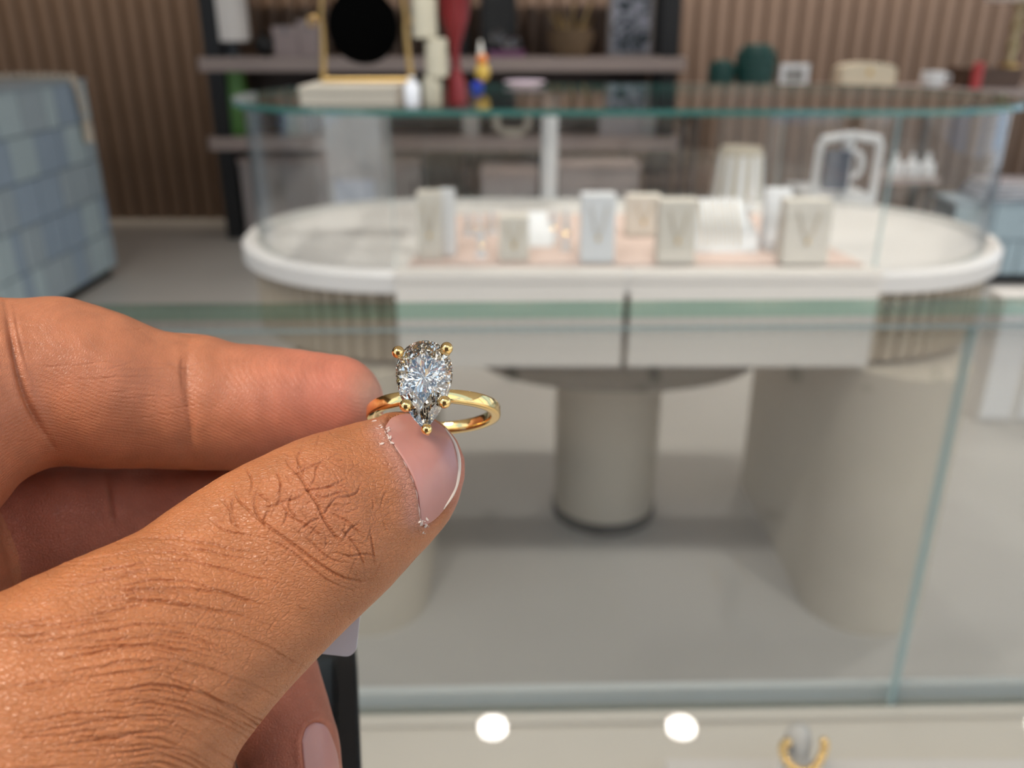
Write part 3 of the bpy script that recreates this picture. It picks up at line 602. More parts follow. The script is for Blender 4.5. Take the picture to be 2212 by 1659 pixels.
for x in (-.11, .09):
    for y in (.03, .21): obj('leg', tube([(x, y, 0), (x, y, .50)], .015, 8), M_black, t)
for k, (x, lb) in enumerate(((-.09, 'left white bottle of the three on the side table'), (-.01, 'middle white bottle of the three on the side table'), (.07, 'right white bottle of the three on the side table'))):
    j = thing('squat_bottle', lb, 'bottle', (2.0+x, 4.36, .5305), group='white bottles on the side table')
    obj('body', lathe([(0, 0), (.036, 0), (.04, .02), (.036, .06), (.014, .08), (.012, .09), (0, .09)], 20), M_pearl, j, smooth=True); obj('stopper', ball((0, 0, .102), .014, seg=10, ring=8), M_pearl, j, smooth=True)
# made-up white panelled box standing in for bright light stripes, far right
q0 = onZ(2105, 915, 0)
t = thing('light_bar_box', 'made-up white panelled box standing in for bright light stripes at far right', 'plinth', (q0.x, q0.y, 0))
zp = onY(2150, 640, q0.y).z
obj('body', box(0.01, .9, .012, .09, 0, zp-.015), M_white, t); obj('top', box(0, .91, 0, .10, zp-.0148, zp), M_white, t, bevel=.003)
for k in range(7): obj('panel', box(.012+k*.128, .012+k*.128+.098, 0, .0118, .02, zp-.02), M_pearl, t, bevel=.003)

# ------------------------------------------------------------------ the hand (camera-space joints -> one continuous skin)
CAMM = Matrix.Translation((0, 0, HC)) @ Matrix.Rotation(PI/2-PITCH, 4, 'X')
def camP(u, v, d): return np.array([(u-1106)/F*d, -(v-829.5)/F*d, -d])
def to_px(P): return 1106+F*P[:, 0]/-P[:, 2], 829.5-F*P[:, 1]/-P[:, 2]
def spl(st, n):                                   # Catmull-Rom through stations
    st = np.array(st, float); P = np.vstack([2*st[0]-st[1], st, 2*st[-1]-st[-2]]); out = []
    for i in range(1, len(P)-2):
        for t in np.linspace(0, 1, n, endpoint=False):
            a, b, c, d = P[i-1:i+3]; out.append(.5*(2*b+(c-a)*t+(2*a-5*b+4*c-d)*t*t+(3*b-a-3*c+d)*t**3))
    return np.array(out+[st[-1]])
def chain(st, kz=1.0, n=2):
    s = spl(st, n); C = np.array([camP(*r[:3]) for r in s]); R = s[:, 3]*s[:, 2]/F
    return C, R, kz
CH = {}
CH['thumb'] = chain([(878, 1012, .1215, 124), (838, 1050, .1195, 150), (775, 1088, .117, 171), (712, 1130, .1145, 190), (650, 1172, .1125, 203), (588, 1214, .111, 216),
    (498, 1288, .1085, 229), (425, 1352, .106, 240), (335, 1422, .103, 266), (258, 1484, .1005, 294), (125, 1610, .098, 355), (-90, 1780, .098, 420)], 1.25)
CH['index'] = chain([(722, 873, .1385, 107), (640, 876, .138, 121), (550, 879, .137, 134), (475, 877, .136, 138), (420, 868, .135, 147), (340, 864, .133, 148), (260, 852, .131, 160), (200, 838, .129, 172), (120, 822, .1275, 182)], 1.1)
CH['index_base'] = chain([(-15, 842, .1245, 200), (-120, 890, .119, 215), (-300, 1010, .112, 270)], 1.0)
CH['middle'] = chain([(560, 1062, .148, 104), (430, 1085, .147, 118), (330, 1092, .146, 122), (250, 1106, .1435, 136), (120, 1126, .139, 150), (-20, 1140, .136, 165), (-200, 1150, .130, 190), (-330, 1150, .124, 210)], 1.0)
CH['curled'] = chain([(652, 1775, .137, 84), (640, 1700, .1372, 100), (618, 1600, .138, 107), (590, 1505, .139, 108), (562, 1410, .141, 106), (500, 1310, .144, 112), (340, 1250, .144, 130), (100, 1230, .142, 150), (-150, 1220, .135, 190), (-330, 1200, .126, 220)], 1.0)
CH['pinky'] = chain([(420, 1720, .146, 92), (400, 1640, .147, 100), (370, 1500, .148, 108), (300, 1380, .147, 115), (100, 1300, .144, 140), (-200, 1280, .134, 190)], 1.0)
CH['palm'] = chain([(-330, 1130, .124, 210), (-420, 1300, .116, 300), (-520, 1500, .108, 380)], 1.0)
CH['wrist'] = (np.array([camP(-420, 1350, .112), camP(-700, 1650, .105), [-.165, -.068, -.085], [-.22, -.078, -.070], [-.36, -.085, -.05]]), np.array([.022, .025, .0245, .026, .032]), 1.0)
def sd_chain(P, c):
    C, R, kz = c; k = np.array([1, 1, kz]); P = P*k; C = C*k; best = np.full(len(P), 1e3)
    for a, b, ra, rb in zip(C[:-1], C[1:], R[:-1], R[1:]):
        ba = b-a; h = np.clip(((P-a)@ba)/(ba@ba), 0, 1)
        best = np.minimum(best, np.linalg.norm(P-a-h[:, None]*ba, axis=1)-(ra+(rb-ra)*h))
    return best
def smin(a, b, k):
    h = np.maximum(k-np.abs(a-b), 0)/k; return np.minimum(a, b)-h*h*k*.25
def hand_sdf(P):
    d = smin(sd_chain(P, CH['index']), sd_chain(P, CH['index_base']), .0016)
    d = smin(d, sd_chain(P, CH['middle']), .0008)
    cu = smin(sd_chain(P, CH['curled']), sd_chain(P, CH['pinky']), .0008)
    d = smin(d, cu, .0008)
    b = smin(sd_chain(P, CH['palm']), sd_chain(P, CH['wrist']), .012)
    t = sd_chain(P, CH['thumb'])
    d = smin(d, b, .004)
    tb = smin(t, b, .004)
    return smin(d, tb, .0005)
# sparse surface nets
lo = np.array([-.385, -.125, -.168]); hs = .0009; hi = np.array([.004, .03, -.015])
N3 = (((hi-lo)/hs).astype(int)//4+1)*4+1
cN = (N3-1)//4+1
cg = np.stack(np.meshgrid(*[lo[i]+hs*4*np.arange(cN[i]) for i in range(3)], indexing='ij'), -1).reshape(-1, 3)
cF = hand_sdf(cg).reshape(cN)
Fv = np.repeat(np.repeat(np.repeat(cF, 4, 0), 4, 1), 4, 2)[:N3[0], :N3[1], :N3[2]].astype(np.float32)
near = np.abs(cF) < .0075
mk = np.zeros(N3, bool)
for s in np.argwhere(near): mk[max(s[0]*4-2, 0):s[0]*4+3, max(s[1]*4-2, 0):s[1]*4+3, max(s[2]*4-2, 0):s[2]*4+3] = True
idx = np.argwhere(mk); Fv[mk] = hand_sdf(lo+hs*idx)
ins = Fv < 0
corners = np.array([(i, j, k) for i in (0, 1) for j in (0, 1) for k in (0, 1)])
cnt = sum(ins[c[0]:N3[0]-1+c[0], c[1]:N3[1]-1+c[1], c[2]:N3[2]-1+c[2]].astype(np.int8) for c in corners)
cells = np.argwhere((cnt > 0) & (cnt < 8)); vid = -np.ones(N3-1, int); vid[tuple(cells.T)] = np.arange(len(cells))
acc = np.zeros((len(cells), 3)); num = np.zeros(len(cells))
for a in corners:
    for ax in range(3):
        if a[ax]: continue
        b = a.copy(); b[ax] = 1
        fa = Fv[tuple((cells+a).T)]; fb = Fv[tuple((cells+b).T)]; x = (fa < 0) != (fb < 0)
        t = np.where(x, fa/(fa-fb+1e-12), 0); p = cells+a+t[:, None]*(b-a); acc += p*x[:, None]; num += x
HV = lo+hs*acc/num[:, None]
Q = []
for ax in range(3):
    o1, o2 = [(1, 2), (2, 0), (0, 1)][ax]
    e0 = ins; sl = [slice(0, N3[i]) for i in range(3)]; sl2 = list(sl); sl[ax] = slice(0, -1); sl2[ax] = slice(1, None)
    A, B = ins[tuple(sl)], ins[tuple(sl2)]; ch = np.argwhere(A != B); inside = A[tuple(ch.T)]
    ok = (ch[:, o1] > 0) & (ch[:, o2] > 0) & (ch[:, o1] < N3[o1]-1) & (ch[:, o2] < N3[o2]-1); ch = ch[ok]; inside = inside[ok]
    def cell(d1, d2):
        c = ch.copy(); c[:, o1] += d1; c[:, o2] += d2; return vid[tuple(c.T)]
    q = np.stack([cell(-1, -1), cell(0, -1), cell(0, 0), cell(-1, 0)], 1); q[~inside] = q[~inside][:, ::-1]; Q.append(q)
HQ = np.vstack(Q); HQ = HQ[(HQ >= 0).all(1)]
def edges_of(Qd): 
    e = np.sort(np.vstack([Qd[:, [0, 1]], Qd[:, [1, 2]], Qd[:, [2, 3]], Qd[:, [3, 0]]]), 1); return np.unique(e, axis=0)
def lap(V, E, it, lam=.5, msk=None):
    n = len(V); deg = np.bincount(E.ravel(), minlength=n).astype(float); deg[deg == 0] = 1
    for _ in range(it):
        s = np.stack([np.bincount(E[:, 0], V[E[:, 1], i], n)+np.bincount(E[:, 1], V[E[:, 0], i], n) for i in range(3)], 1)/deg[:, None]
        d = lam*(s-V)
        if msk is not None: d[~msk] = 0
        V = V+d
    return V
def taubin(V, E, it, msk=None):
    for _ in range(it): V = lap(V, E, 1, .5, msk); V = lap(V, E, 1, -.52, msk)
    return V
HV = taubin(HV, edges_of(HQ), 5)
def fnorm(V, Qd): return np.cross(V[Qd[:, 2]]-V[Qd[:, 0]], V[Qd[:, 3]]-V[Qd[:, 1]])
def refine(V, Qd, flag):
    e = np.stack([np.sort(Qd[:, [i, (i+1) % 4]], 1) for i in range(4)], 1); key = e[..., 0].astype(np.int64)*len(V)+e[..., 1]
    fk = key[flag]; un, inv, c = np.unique(fk.ravel(), return_inverse=True, return_counts=True)
    mid = .5*(V[un//len(V)]+V[un % len(V)]); cen = V[Qd[flag]].mean(1)
    m = len(V)+inv.reshape(-1, 4); cc = len(V)+len(un)+np.arange(flag.sum()); q = Qd[flag]
    new = np.vstack([np.stack([q[:, i], m[:, i], cc, m[:, i-1]], 1) for i in range(4)])
    Vn = np.vstack([V, mid, cen]); mv = np.zeros(len(Vn), bool); mv[len(V):] = True; mv[len(V):len(V)+len(un)] = c == 2
    inner = np.zeros(len(V), bool); inner[np.unique(q)] = True; inner[np.unique(Qd[~flag])] = False; mv[:len(V)] = inner
    return Vn, np.vstack([Qd[~flag], new]), mv, len(Qd)-flag.sum()
for lev in range(3):
    c = HV[HQ].mean(1); u, v = to_px(c); nrm = fnorm(HV, HQ); fr = (nrm*c).sum(1) < .1*np.linalg.norm(nrm, axis=1)*np.linalg.norm(c, axis=1)
    flag = (u > -60-60*(2-lev)) & (u < 1060) & (v > 560) & (v < 1720+40*(2-lev)) & fr
    HV, HQ, mv, nk = refine(HV, HQ, flag)
    HV = taubin(HV, edges_of(HQ[nk:]), 3, mv)
# per-vertex region weights and normals
n = len(HV); vn = np.zeros((n, 3)); fnn = fnorm(HV, HQ)
for i in range(4):
    for k in range(3): vn[:, k] += np.bincount(HQ[:, i], fnn[:, k], n)
vn /= np.linalg.norm(vn, axis=1)[:, None]+1e-12
if (vn*HV).sum(1).mean() > 0 and False: vn = -vn
dd = {k: sd_chain(HV, CH[k]) for k in ('thumb', 'index', 'index_base', 'middle', 'curled')}
isT = dd['thumb'] < .0006; isI = (np.minimum(dd['index'], dd['index_base']) < .0006) & ~isT; isC = (dd['curled'] < .0006) & ~isT
U, Vp = to_px(HV); front = (vn*HV).sum(1) < 0
disp = np.zeros(n); crease_dark = np.zeros(n)
def seg_dist(pu, pv, pts):
    pts = np.array(pts, float); best = np.full(len(pu), 1e9)
    for a, b in zip(pts[:-1], pts[1:]):
        ba = b-a; h = np.clip(((pu-a[0])*ba[0]+(pv-a[1])*ba[1])/(ba@ba+1e-9), 0, 1)
        best = np.minimum(best, np.hypot(pu-a[0]-h*ba[0], pv-a[1]-h*ba[1]))
    return best
def smooth_line(pts, n=5):
    p = spl([(x, y, 0, 0) for x, y in pts], n)[:, :2]; return p
def groove(mask, pts, depth, wpx, ridge=.12):
    ridge = min(ridge, .2)
    pts = smooth_line(pts); b0, b1 = pts.min(0)-wpx*5, pts.max(0)+wpx*5
    ii = np.where(mask & (U > b0[0]) & (U < b1[0]) & (Vp > b0[1]) & (Vp < b1[1]))[0]
    if not len(ii): return
    d = seg_dist(U[ii], Vp[ii], pts); e = 1.0
    L = np.hypot(*(pts[0]-pts[-1])); ends = np.minimum(np.hypot(U[ii]-pts[0][0], Vp[ii]-pts[0][1]), np.hypot(U[ii]-pts[-1][0], Vp[ii]-pts[-1][1])); e = np.clip(ends/(L*.25+1), .25, 1)
    disp[ii] += e*depth*(-np.exp(-(d/wpx)**2)+ridge*np.exp(-((d-2.3*wpx)/(1.4*wpx))**2)); crease_dark[ii] += e*np.exp(-(d/(wpx*1.3))**2)*min(depth/.00025, 1)
mT = isT & front; mI = isI & front
K = [[(1250, 770), (1245, 810), (1280, 850), (1310, 890), (1330, 930), (1370, 990), (1390, 1040), (1430, 1100), (1470, 1140), (1520, 1170)],
 [(1130, 880), (1110, 930), (1100, 980), (1120, 1040), (1180, 1090), (1250, 1140), (1330, 1200), (1400, 1250), (1470, 1290), (1550, 1310), (1600, 1300)],
 [(1190, 830), (1215, 900), (1210, 960), (1200, 1000)], [(1410, 790), (1370, 830), (1360, 880), (1330, 930)], [(1010, 900), (1030, 960), (1080, 1010), (1130, 1060)],
 [(1500, 870), (1450, 900), (1400, 920), (1330, 930), (1270, 930)], [(1560, 890), (1540, 930), (1500, 950), (1440, 960)], [(1330, 930), (1290, 960), (1240, 970), (1180, 990), (1110, 1000)],
 [(1240, 870), (1300, 850), (1400, 800)], [(1010, 930), (1000, 1000), (1020, 1060)],[(1440, 1060), (1490, 1110), (1540, 1180), (1570, 1260)],
 [(1430, 1180), (1500, 1200), (1560, 1190), (1620, 1200)], [(1290, 1100), (1340, 1140), (1390, 1190), (1440, 1220), (1500, 1230)], [(1200, 1000), (1260, 1040), (1300, 1060), (1350, 1090), (1420, 1150)],
 [(1400, 1010), (1440, 1030), (1500, 1060), (1560, 1120)], [(1120, 1120), (1200, 1150), (1280, 1200), (1380, 1280), (1440, 1320), (1520, 1350)], [(900, 1030), (960, 1080), (1040, 1100), (1120, 1120)],
 [(1270, 930), (1250, 1000), (1300, 1060)], [(1390, 1040), (1340, 1060), (1290, 1100)], [(1220, 1080), (1240, 1020), (1200, 960)], [(1460, 950), (1420, 990), (1390, 1040)], [(1310, 740), (1290, 790), (1310, 850)],
 [(1100, 930), (1150, 960), (1180, 990)], [(1170, 1000), (1140, 1050), (1150, 1090)], [(1330, 930), (1390, 960), (1450, 940), (1500, 930)], [(1550, 1060), (1500, 1090), (1470, 1140)], [(1590, 1080), (1600, 1160), (1610, 1240)], [(1060, 820), (1090, 880), (1080, 940)], [(950, 940), (990, 1000), (1000, 1050), (1060, 1090)]]
for i, L in enumerate(K):
    groove(mT, [(x/2, 600+y/2) for x, y in L], .00034 if i < 2 else .00022, 2.6 if i < 2 else 2.0)
# long wrinkles along the back of the thumb: a family of broken wavy lines
rl = np.random.default_rng(21)
for k in range(88):
    v0 = 1190+k*6.5; 
    u0 = rl.uniform(-20, 330); u1 = u0+rl.uniform(150, 420); ph = rl.uniform(0, 6); am = rl.uniform(3, 7)
    pts = []
    for uu in np.arange(u0, u1, 24):
        s = (uu-330)/400; vv = v0-.11*(uu-60)*(uu < 300)-.11*240*(uu >= 300)+(60+.45*(v0-1200))*max(s, 0)**1.5*1.1+am*math.sin(uu/55+ph)+1.5*math.sin(uu/13+ph*3)
        pts.append((uu, vv))
    if len(pts) > 3: groove(mT, pts, rl.uniform(.00010, .00022), rl.uniform(2.0, 3.2), .2)
for k in range(150):                                  # short oblique links between them
    uu, vv = rl.uniform(0, 640), rl.uniform(1180, 1640); a = rl.choice([1, -1])*rl.uniform(.5, 1.1); L = rl.uniform(25, 70)
    groove(mT, [(uu, vv), (uu+L*.5*math.cos(a), vv+L*.5*math.sin(a)+2), (uu+L*math.cos(a), vv+L*math.sin(a))], .00005, 2.2, .4)
rk = np.random.default_rng(5)
for k in range(90):                                  # dense net of small creases over the knuckle
    uu, vv = 690+rk.normal(0, 75), 1075+rk.normal(0, 75); a = rk.choice([1.05, -.35, .35, 1.9])+rk.normal(0, .2); L = rk.uniform(18, 55)
    groove(mT, [(uu, vv), (uu+L*.5*math.cos(a)+rk.normal(0, 2), vv+L*.5*math.sin(a)+rk.normal(0, 2)), (uu+L*math.cos(a), vv+L*math.sin(a))], rk.uniform(.00005, .00013), 1.8, .15)
for k in range(26):                                  # fine arcs behind the cuticle
    s = k/26; uu = 745+s*90; groove(mT, [(uu-20, 930+s*15), (uu+20, 1000), (uu+45, 1080), (uu+45, 1150-s*20)], .00003, 1.8, .1)
# finger creases of the index finger
for L, dp, wd in (([(408, 735), (402, 790), (404, 850), (412, 920), (418, 990)], .00020, 7), ([(396, 760), (392, 800), (396, 850)], .00012, 4), ([(12, 655), (18, 690), (30, 760), (52, 850), (85, 920), (115, 965)], .0005, 7), ([(30, 660), (40, 720), (60, 800)], .00012, 4), ([(230, 1030), (238, 1080), (246, 1140)], .0003, 6)):
    groove(front & ~isT, L, dp, wd, .3)
for k in range(34):
    uu, vv = rl.uniform(20, 380), rl.uniform(690, 960); L = rl.uniform(30, 90); a = rl.normal(.05, .15)
    groove(mI, [(uu, vv), (uu+L*.5, vv+L*.5*math.sin(a)+1), (uu+L, vv+L*math.sin(a))], .00004, 2.0, .4)
# broad forms: knuckle pad folds, flattened nail bed, cuticle fold
def inside_poly(pu, pv, poly):
    r = np.zeros(len(pu), bool); j = len(poly)-1
    for i in range(len(poly)):
        xi, yi = poly[i]; xj, yj = poly[j]
        r ^= ((yi > pv) != (yj > pv)) & (pu < (xj-xi)*(pv-yi)/(yj-yi+1e-9)+xi); j = i
    return r
NAIL_T = [(832, 918), (845, 900), (872, 891), (905, 893), (938, 905), (965, 926), (985, 955), (995, 992), (993, 1035), (982, 1070), (962, 1102), (938, 1127), (914, 1136), (908, 1110), (903, 1070), (893, 1035), (876, 1000), (856, 968), (840, 942)]
NAIL_C = [(652, 1600), (662, 1572), (682, 1560), (706, 1568), (722, 1600), (733, 1640), (738, 1700), (728, 1745), (706, 1762), (684, 1745), (668, 1700), (656, 1650)]
for poly, mask in ((NAIL_T, mT), (NAIL_C, isC & front)):
    pl = smooth_line(poly+[poly[0]], 4); ins_ = np.zeros(n, bool); ii = np.where(mask & (U > pl[:, 0].min()-40) & (U < pl[:, 0].max()+40) & (Vp > pl[:, 1].min()-40) & (Vp < pl[:, 1].max()+40))[0]
    inn = inside_poly(U[ii], Vp[ii], pl.tolist()); d = seg_dist(U[ii], Vp[ii], pl); sd = np.where(inn, -d, d)
    disp[ii] += -.00035*np.clip(.5-sd/10, 0, 1)+np.where(sd > 0, .00022*np.exp(-((sd-9)/9)**2), 0)
def mound(mask, cu_, cv_, su, sv, ang, amp):
    ca_, sa_ = math.cos(ang), math.sin(ang); du, dv = U-cu_, Vp-cv_; disp[:] += mask*amp*np.exp(-((du*ca_+dv*sa_)/su)**2-((-du*sa_+dv*ca_)/sv)**2)
mound(mT, 690, 1085, 110, 120, -.5, .0009); mound(mT, 800, 1050, 45, 150, -.45, -.0005); mound(mT, 780, 1180, 60, 60, 0, .0005); mound(mT, 520, 1190, 60, 120, -.5, -.0006)
mound(mI, 560, 880, 140, 90, 0, .0006); mound(mI, 250, 850, 110, 110, 0, .0005); mound(mI, 405, 870, 22, 160, 0, -.0005)
HVs = HV+vn*disp[:, None]
me = bpy.data.meshes.new('hand'); W = np.array(CAMM)
HW = HVs@W[:3, :3].T+W[:3, 3]
me.vertices.add(n); me.vertices.foreach_set('co', HW.astype(np.float32).ravel())
me.loops.add(len(HQ)*4); me.loops.foreach_set('vertex_index', HQ.astype(np.int32).ravel())
me.polygons.add(len(HQ)); me.polygons.foreach_set('loop_start', (np.arange(len(HQ))*4).astype(np.int32)); me.polygons.foreach_set('loop_total', np.full(len(HQ), 4, np.int32))
me.polygons.foreach_set('use_smooth', np.ones(len(HQ), bool)); me.update(calc_edges=True); me.validate()
# pigment: tan back of the thumb, pinker palm sides and fingertips, plus painted shade
base = np.tile(np.array([.55, .205, .082]), (n, 1))
def blend(c, wgt): base[:] = base*(1-wgt[:, None])+np.array(c)*wgt[:, None]
wI = np.clip(.5-(np.minimum(dd['index'], dd['index_base'])-np.minimum(dd['thumb'], .01))/.001, 0, 1)*(~isT)
blend((.60, .225, .115), np.where(isT, 0, 1.0)*.9)
blend((.50, .16, .10), ((dd['curled'] < .0006) | (dd['middle'] < .0006))*(~isT)*(~isI)*.8)  # shade on the curled and middle fingers painted in, over redder palm skin
blend((.68, .22, .15), np.clip((U-440)/280, 0, 1)*.75*isI)
blend((.70, .38, .26), np.exp(-((U-800)**2+(Vp-845)**2)/45**2)*.7*isI)
blend((.50, .19, .10), np.exp(-((U-690)**2/110**2+(Vp-1080)**2/110**2))*.45*isT)
blend((.50, .25, .21), np.exp(-(seg_dist(U, Vp, [(820, 930), (865, 1000), (888, 1060), (895, 1120)])/26)**2)*.6*isT*front)
blend((.66, .26, .19), np.clip((U-960)/30, 0, 1)*.8*isT)
blend((.26, .085, .04), np.clip(crease_dark, 0, 1)*.30)  # fold shade painted into the creases, beyond their own browner skin
ca = me.color_attributes.new('pigment_shade', 'FLOAT_COLOR', 'POINT'); ca.data.foreach_set('color', np.hstack([base, np.ones((n, 1))]).astype(np.float32).ravel())
# surface-following coordinates for the fine skin relief (metres along / across each digit)
ax_t = camP(878, 1012, .1215)-camP(495, 1284, .1085); ax_t /= np.linalg.norm(ax_t); ax_i = np.array([1., 0, 0])
loc = np.where(isT[:, None], HV*np.array([.5, 1., .7]), HV)
av = me.attributes.new('skin_coord', 'FLOAT_VECTOR', 'POINT'); av.data.foreach_set('vector', loc.astype(np.float32).ravel())
af = me.attributes.new('ridge_mask', 'FLOAT', 'POINT'); af.data.foreach_set('value', (isI*np.clip((U+50)/60, 0, 1)).astype(np.float32))

def skin_material():
    m = bpy.data.materials.new('skin'); m.use_nodes = True; nt = m.node_tree; b = nt.nodes['Principled BSDF']; N = nt.nodes.new; L = nt.links.new
    at = N('ShaderNodeAttribute'); at.attribute_name = 'pigment_shade'; sc = N('ShaderNodeAttribute'); sc.attribute_name = 'skin_coord'; rm = N('ShaderNodeAttribute'); rm.attribute_name = 'ridge_mask'
    n1 = N('ShaderNodeTexNoise'); n1.inputs['Scale'].default_value = 260; n1.inputs['Detail'].default_value = 6; L(sc.outputs['Vector'], n1.inputs['Vector'])
    r1 = N('ShaderNodeMapRange'); r1.inputs[1].default_value = .3; r1.inputs[2].default_value = .7; r1.inputs[3].default_value = .88; r1.inputs[4].default_value = 1.10; L(n1.outputs['Fac'], r1.inputs[0])
    mx = N('ShaderNodeVectorMath'); mx.operation = 'SCALE'; L(at.outputs['Color'], mx.inputs[0]); L(r1.outputs[0], mx.inputs['Scale']); L(mx.outputs[0], b.inputs['Base Color'])
    b.inputs['Roughness'].default_value = .36; b.inputs['Specular IOR Level'].default_value = .45
    b.inputs['Subsurface Weight'].default_value = .22; b.inputs['Subsurface Radius'].default_value = (1.0, .35, .2); b.inputs['Subsurface Scale'].default_value = .0016
    mp = N('ShaderNodeMapping'); mp.inputs['Scale'].default_value = (1.0, 1.0, 1.0); L(sc.outputs['Vector'], mp.inputs['Vector'])
    nz = N('ShaderNodeTexNoise'); nz.inputs['Scale'].default_value = 900; L(mp.outputs[0], nz.inputs['Vector'])
    ad = N('ShaderNodeVectorMath'); ad.operation = 'MULTIPLY_ADD'; ad.inputs[1].default_value = (.0006, .0006, .0006); L(nz.outputs['Color'], ad.inputs[0]); L(mp.outputs[0], ad.inputs[2])
    v1 = N('ShaderNodeTexVoronoi'); v1.feature = 'DISTANCE_TO_EDGE'; v1.inputs['Scale'].default_value = 2200; L(ad.outputs[0], v1.inputs['Vector'])
    v2 = N('ShaderNodeTexVoronoi'); v2.feature = 'DISTANCE_TO_EDGE'; v2.inputs['Scale'].default_value = 3900; L(ad.outputs[0], v2.inputs['Vector'])
    c1 = N('ShaderNodeMapRange'); c1.inputs[2].default_value = .16; L(v1.outputs['Distance'], c1.inputs[0])
    c2 = N('ShaderNodeMapRange'); c2.inputs[2].default_value = .2; L(v2.outputs['Distance'], c2.inputs[0])
    s = N('ShaderNodeMath'); s.operation = 'MULTIPLY_ADD'; s.inputs[1].default_value = .45; L(c2.outputs[0], s.inputs[0]); L(c1.outputs[0], s.inputs[2])
    wv = N('ShaderNodeTexWave'); wv.wave_type = 'BANDS'; wv.bands_direction = 'DIAGONAL'; wv.inputs['Scale'].default_value = 850; wv.inputs['Distortion'].default_value = 5; wv.inputs['Detail'].default_value = 1; wv.inputs['Detail Scale'].default_value = .06; L(sc.outputs['Vector'], wv.inputs['Vector'])
    mixh = N('ShaderNodeMix'); L(rm.outputs['Fac'], mixh.inputs['Factor']); L(s.outputs[0], mixh.inputs[2])
    ms = N('ShaderNodeMath'); ms.operation = 'MULTIPLY_ADD'; ms.inputs[1].default_value = .35; L(wv.outputs['Fac'], ms.inputs[0]); sv_ = N('ShaderNodeMath'); sv_.operation = 'MULTIPLY'; sv_.inputs[1].default_value = .35; L(s.outputs[0], sv_.inputs[0]); L(sv_.outputs[0], ms.inputs[2]); L(ms.outputs[0], mixh.inputs[3])
    bp = N('ShaderNodeBump'); bp.inputs['Strength'].default_value = .72; bp.inputs['Distance'].default_value = .0001; L(mixh.outputs[0], bp.inputs['Height']); L(bp.outputs[0], b.inputs['Normal'])
    return m
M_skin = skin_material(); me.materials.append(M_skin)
hand = bpy.data.objects.new('hand', me); COL.objects.link(hand)
tag(hand, 'tanned left hand pinching the diamond ring between thumb and index finger', 'hand')
# finger nails: plates raised from the skin surface they grow on
def nail(poly, chain_key, lift, m, name='finger_nail'):
    pl = np.array(smooth_line(poly+[poly[0]], 4)); c = pl.mean(0); rings = []; C = CH[chain_key]
    def raw(px):
        d = np.array([camP(u, v, 1.0) for u, v in px]); t = np.full(len(d), .09)
        for _ in range(60): t += np.maximum(sd_chain(d*t[:, None], C), -.001)*.7
        return d, t
    def basis(px): x, y = ((px-c)/100).T; return np.stack([x*0+1, x, y, x*x, x*y, y*y, x**3, x*x*y, x*y*y, y**3], 1)
    smp = np.vstack([c+(pl[:-1]-c)*f for f in (.95, .8, .6, .4, .2)]); co = np.linalg.lstsq(basis(smp), raw(smp)[1], rcond=None)[0]
    def hit(px):
        d, t = raw(px); tf = basis(px)@co; return d*tf[:, None]
    fr = [1.0, .985, .93, .85, .72, .55, .36, .16]; P = []; 
    for k, f in enumerate(fr):
        h = hit(c+(pl[:-1]-c)*f); e = 1e-5
        g = np.stack([sd_chain(h+np.eye(3)[i]*e, C)-sd_chain(h-np.eye(3)[i]*e, C) for i in range(3)], 1); g /= np.linalg.norm(g, axis=1)[:, None]
        P.append(h+g*([-.00045, -.0001][k] if k < 2 else lift+.00012*(1-f)))
    hc = hit(c[None]); P = [p@W[:3, :3].T+W[:3, 3] for p in P]; hc = P[-1].mean(0)
    bm = bmesh.new(); R = [[bm.verts.new(q) for q in p] for p in P]; nn = len(R[0])
    for a, b in zip(R, R[1:]):
        for i in range(nn): bm.faces.new((a[i], a[(i+1) % nn], b[(i+1) % nn], b[i]))
    vc = bm.verts.new(hc)
    for i in range(nn): bm.faces.new((R[-1][i], R[-1][(i+1) % nn], vc))
    bmesh.ops.recalc_face_normals(bm, faces=bm.faces)
    return obj(name, bm, m, hand, smooth=True)
M_nail = mat('nail_plate', (.56, .26, .22), .28, noise=.10, nscale=130, spec=.5, coat=.25); b = M_nail.node_tree.nodes['Principled BSDF']
b.inputs['Subsurface Weight'].default_value = .4; b.inputs['Subsurface Radius'].default_value = (1, .4, .3); b.inputs['Subsurface Scale'].default_value = .0015
nl = nail(NAIL_T, 'thumb', .0, M_nail); nl['label'] = 'pink thumb nail'
nl = nail(NAIL_C, 'curled', .0, M_nail); nl['label'] = 'pale nail of the curled finger'
# white free edge of the thumb nail
def on_chain(px, key, lift=0.0):
    d = np.array([camP(u, v, 1.0) for u, v in px]); t = np.full(len(d), .09)
    for _ in range(60): t += np.maximum(sd_chain(d*t[:, None], CH[key]), -.001)*.7
    return [Vector(p) for p in (d*(t-lift)[:, None])@W[:3, :3].T+W[:3, 3]]
fe = smooth_line([(962, 926), (981, 955), (991, 992), (989, 1033), (978, 1068), (958, 1100)], 4)
obj('nail_free_edge', tube(on_chain(fe, 'thumb', .00005), [.0001+.00022*math.sin(PI*k/(len(fe)-1)) for k in range(len(fe))], 8), mat('nail_edge', (.80, .68, .58), .4), hand, smooth=True)
cu = smooth_line([(822, 912), (834, 940), (852, 970), (874, 1003), (890, 1038), (900, 1072), (906, 1112), (912, 1136)], 4)
obj('cuticle', tube(on_chain(cu, 'thumb', -.00002), [.00012+.00007*math.sin(k*1.7) for k in range(len(cu))], 7), mat('cuticle_skin', (.62, .42, .36), .6), hand, smooth=True)

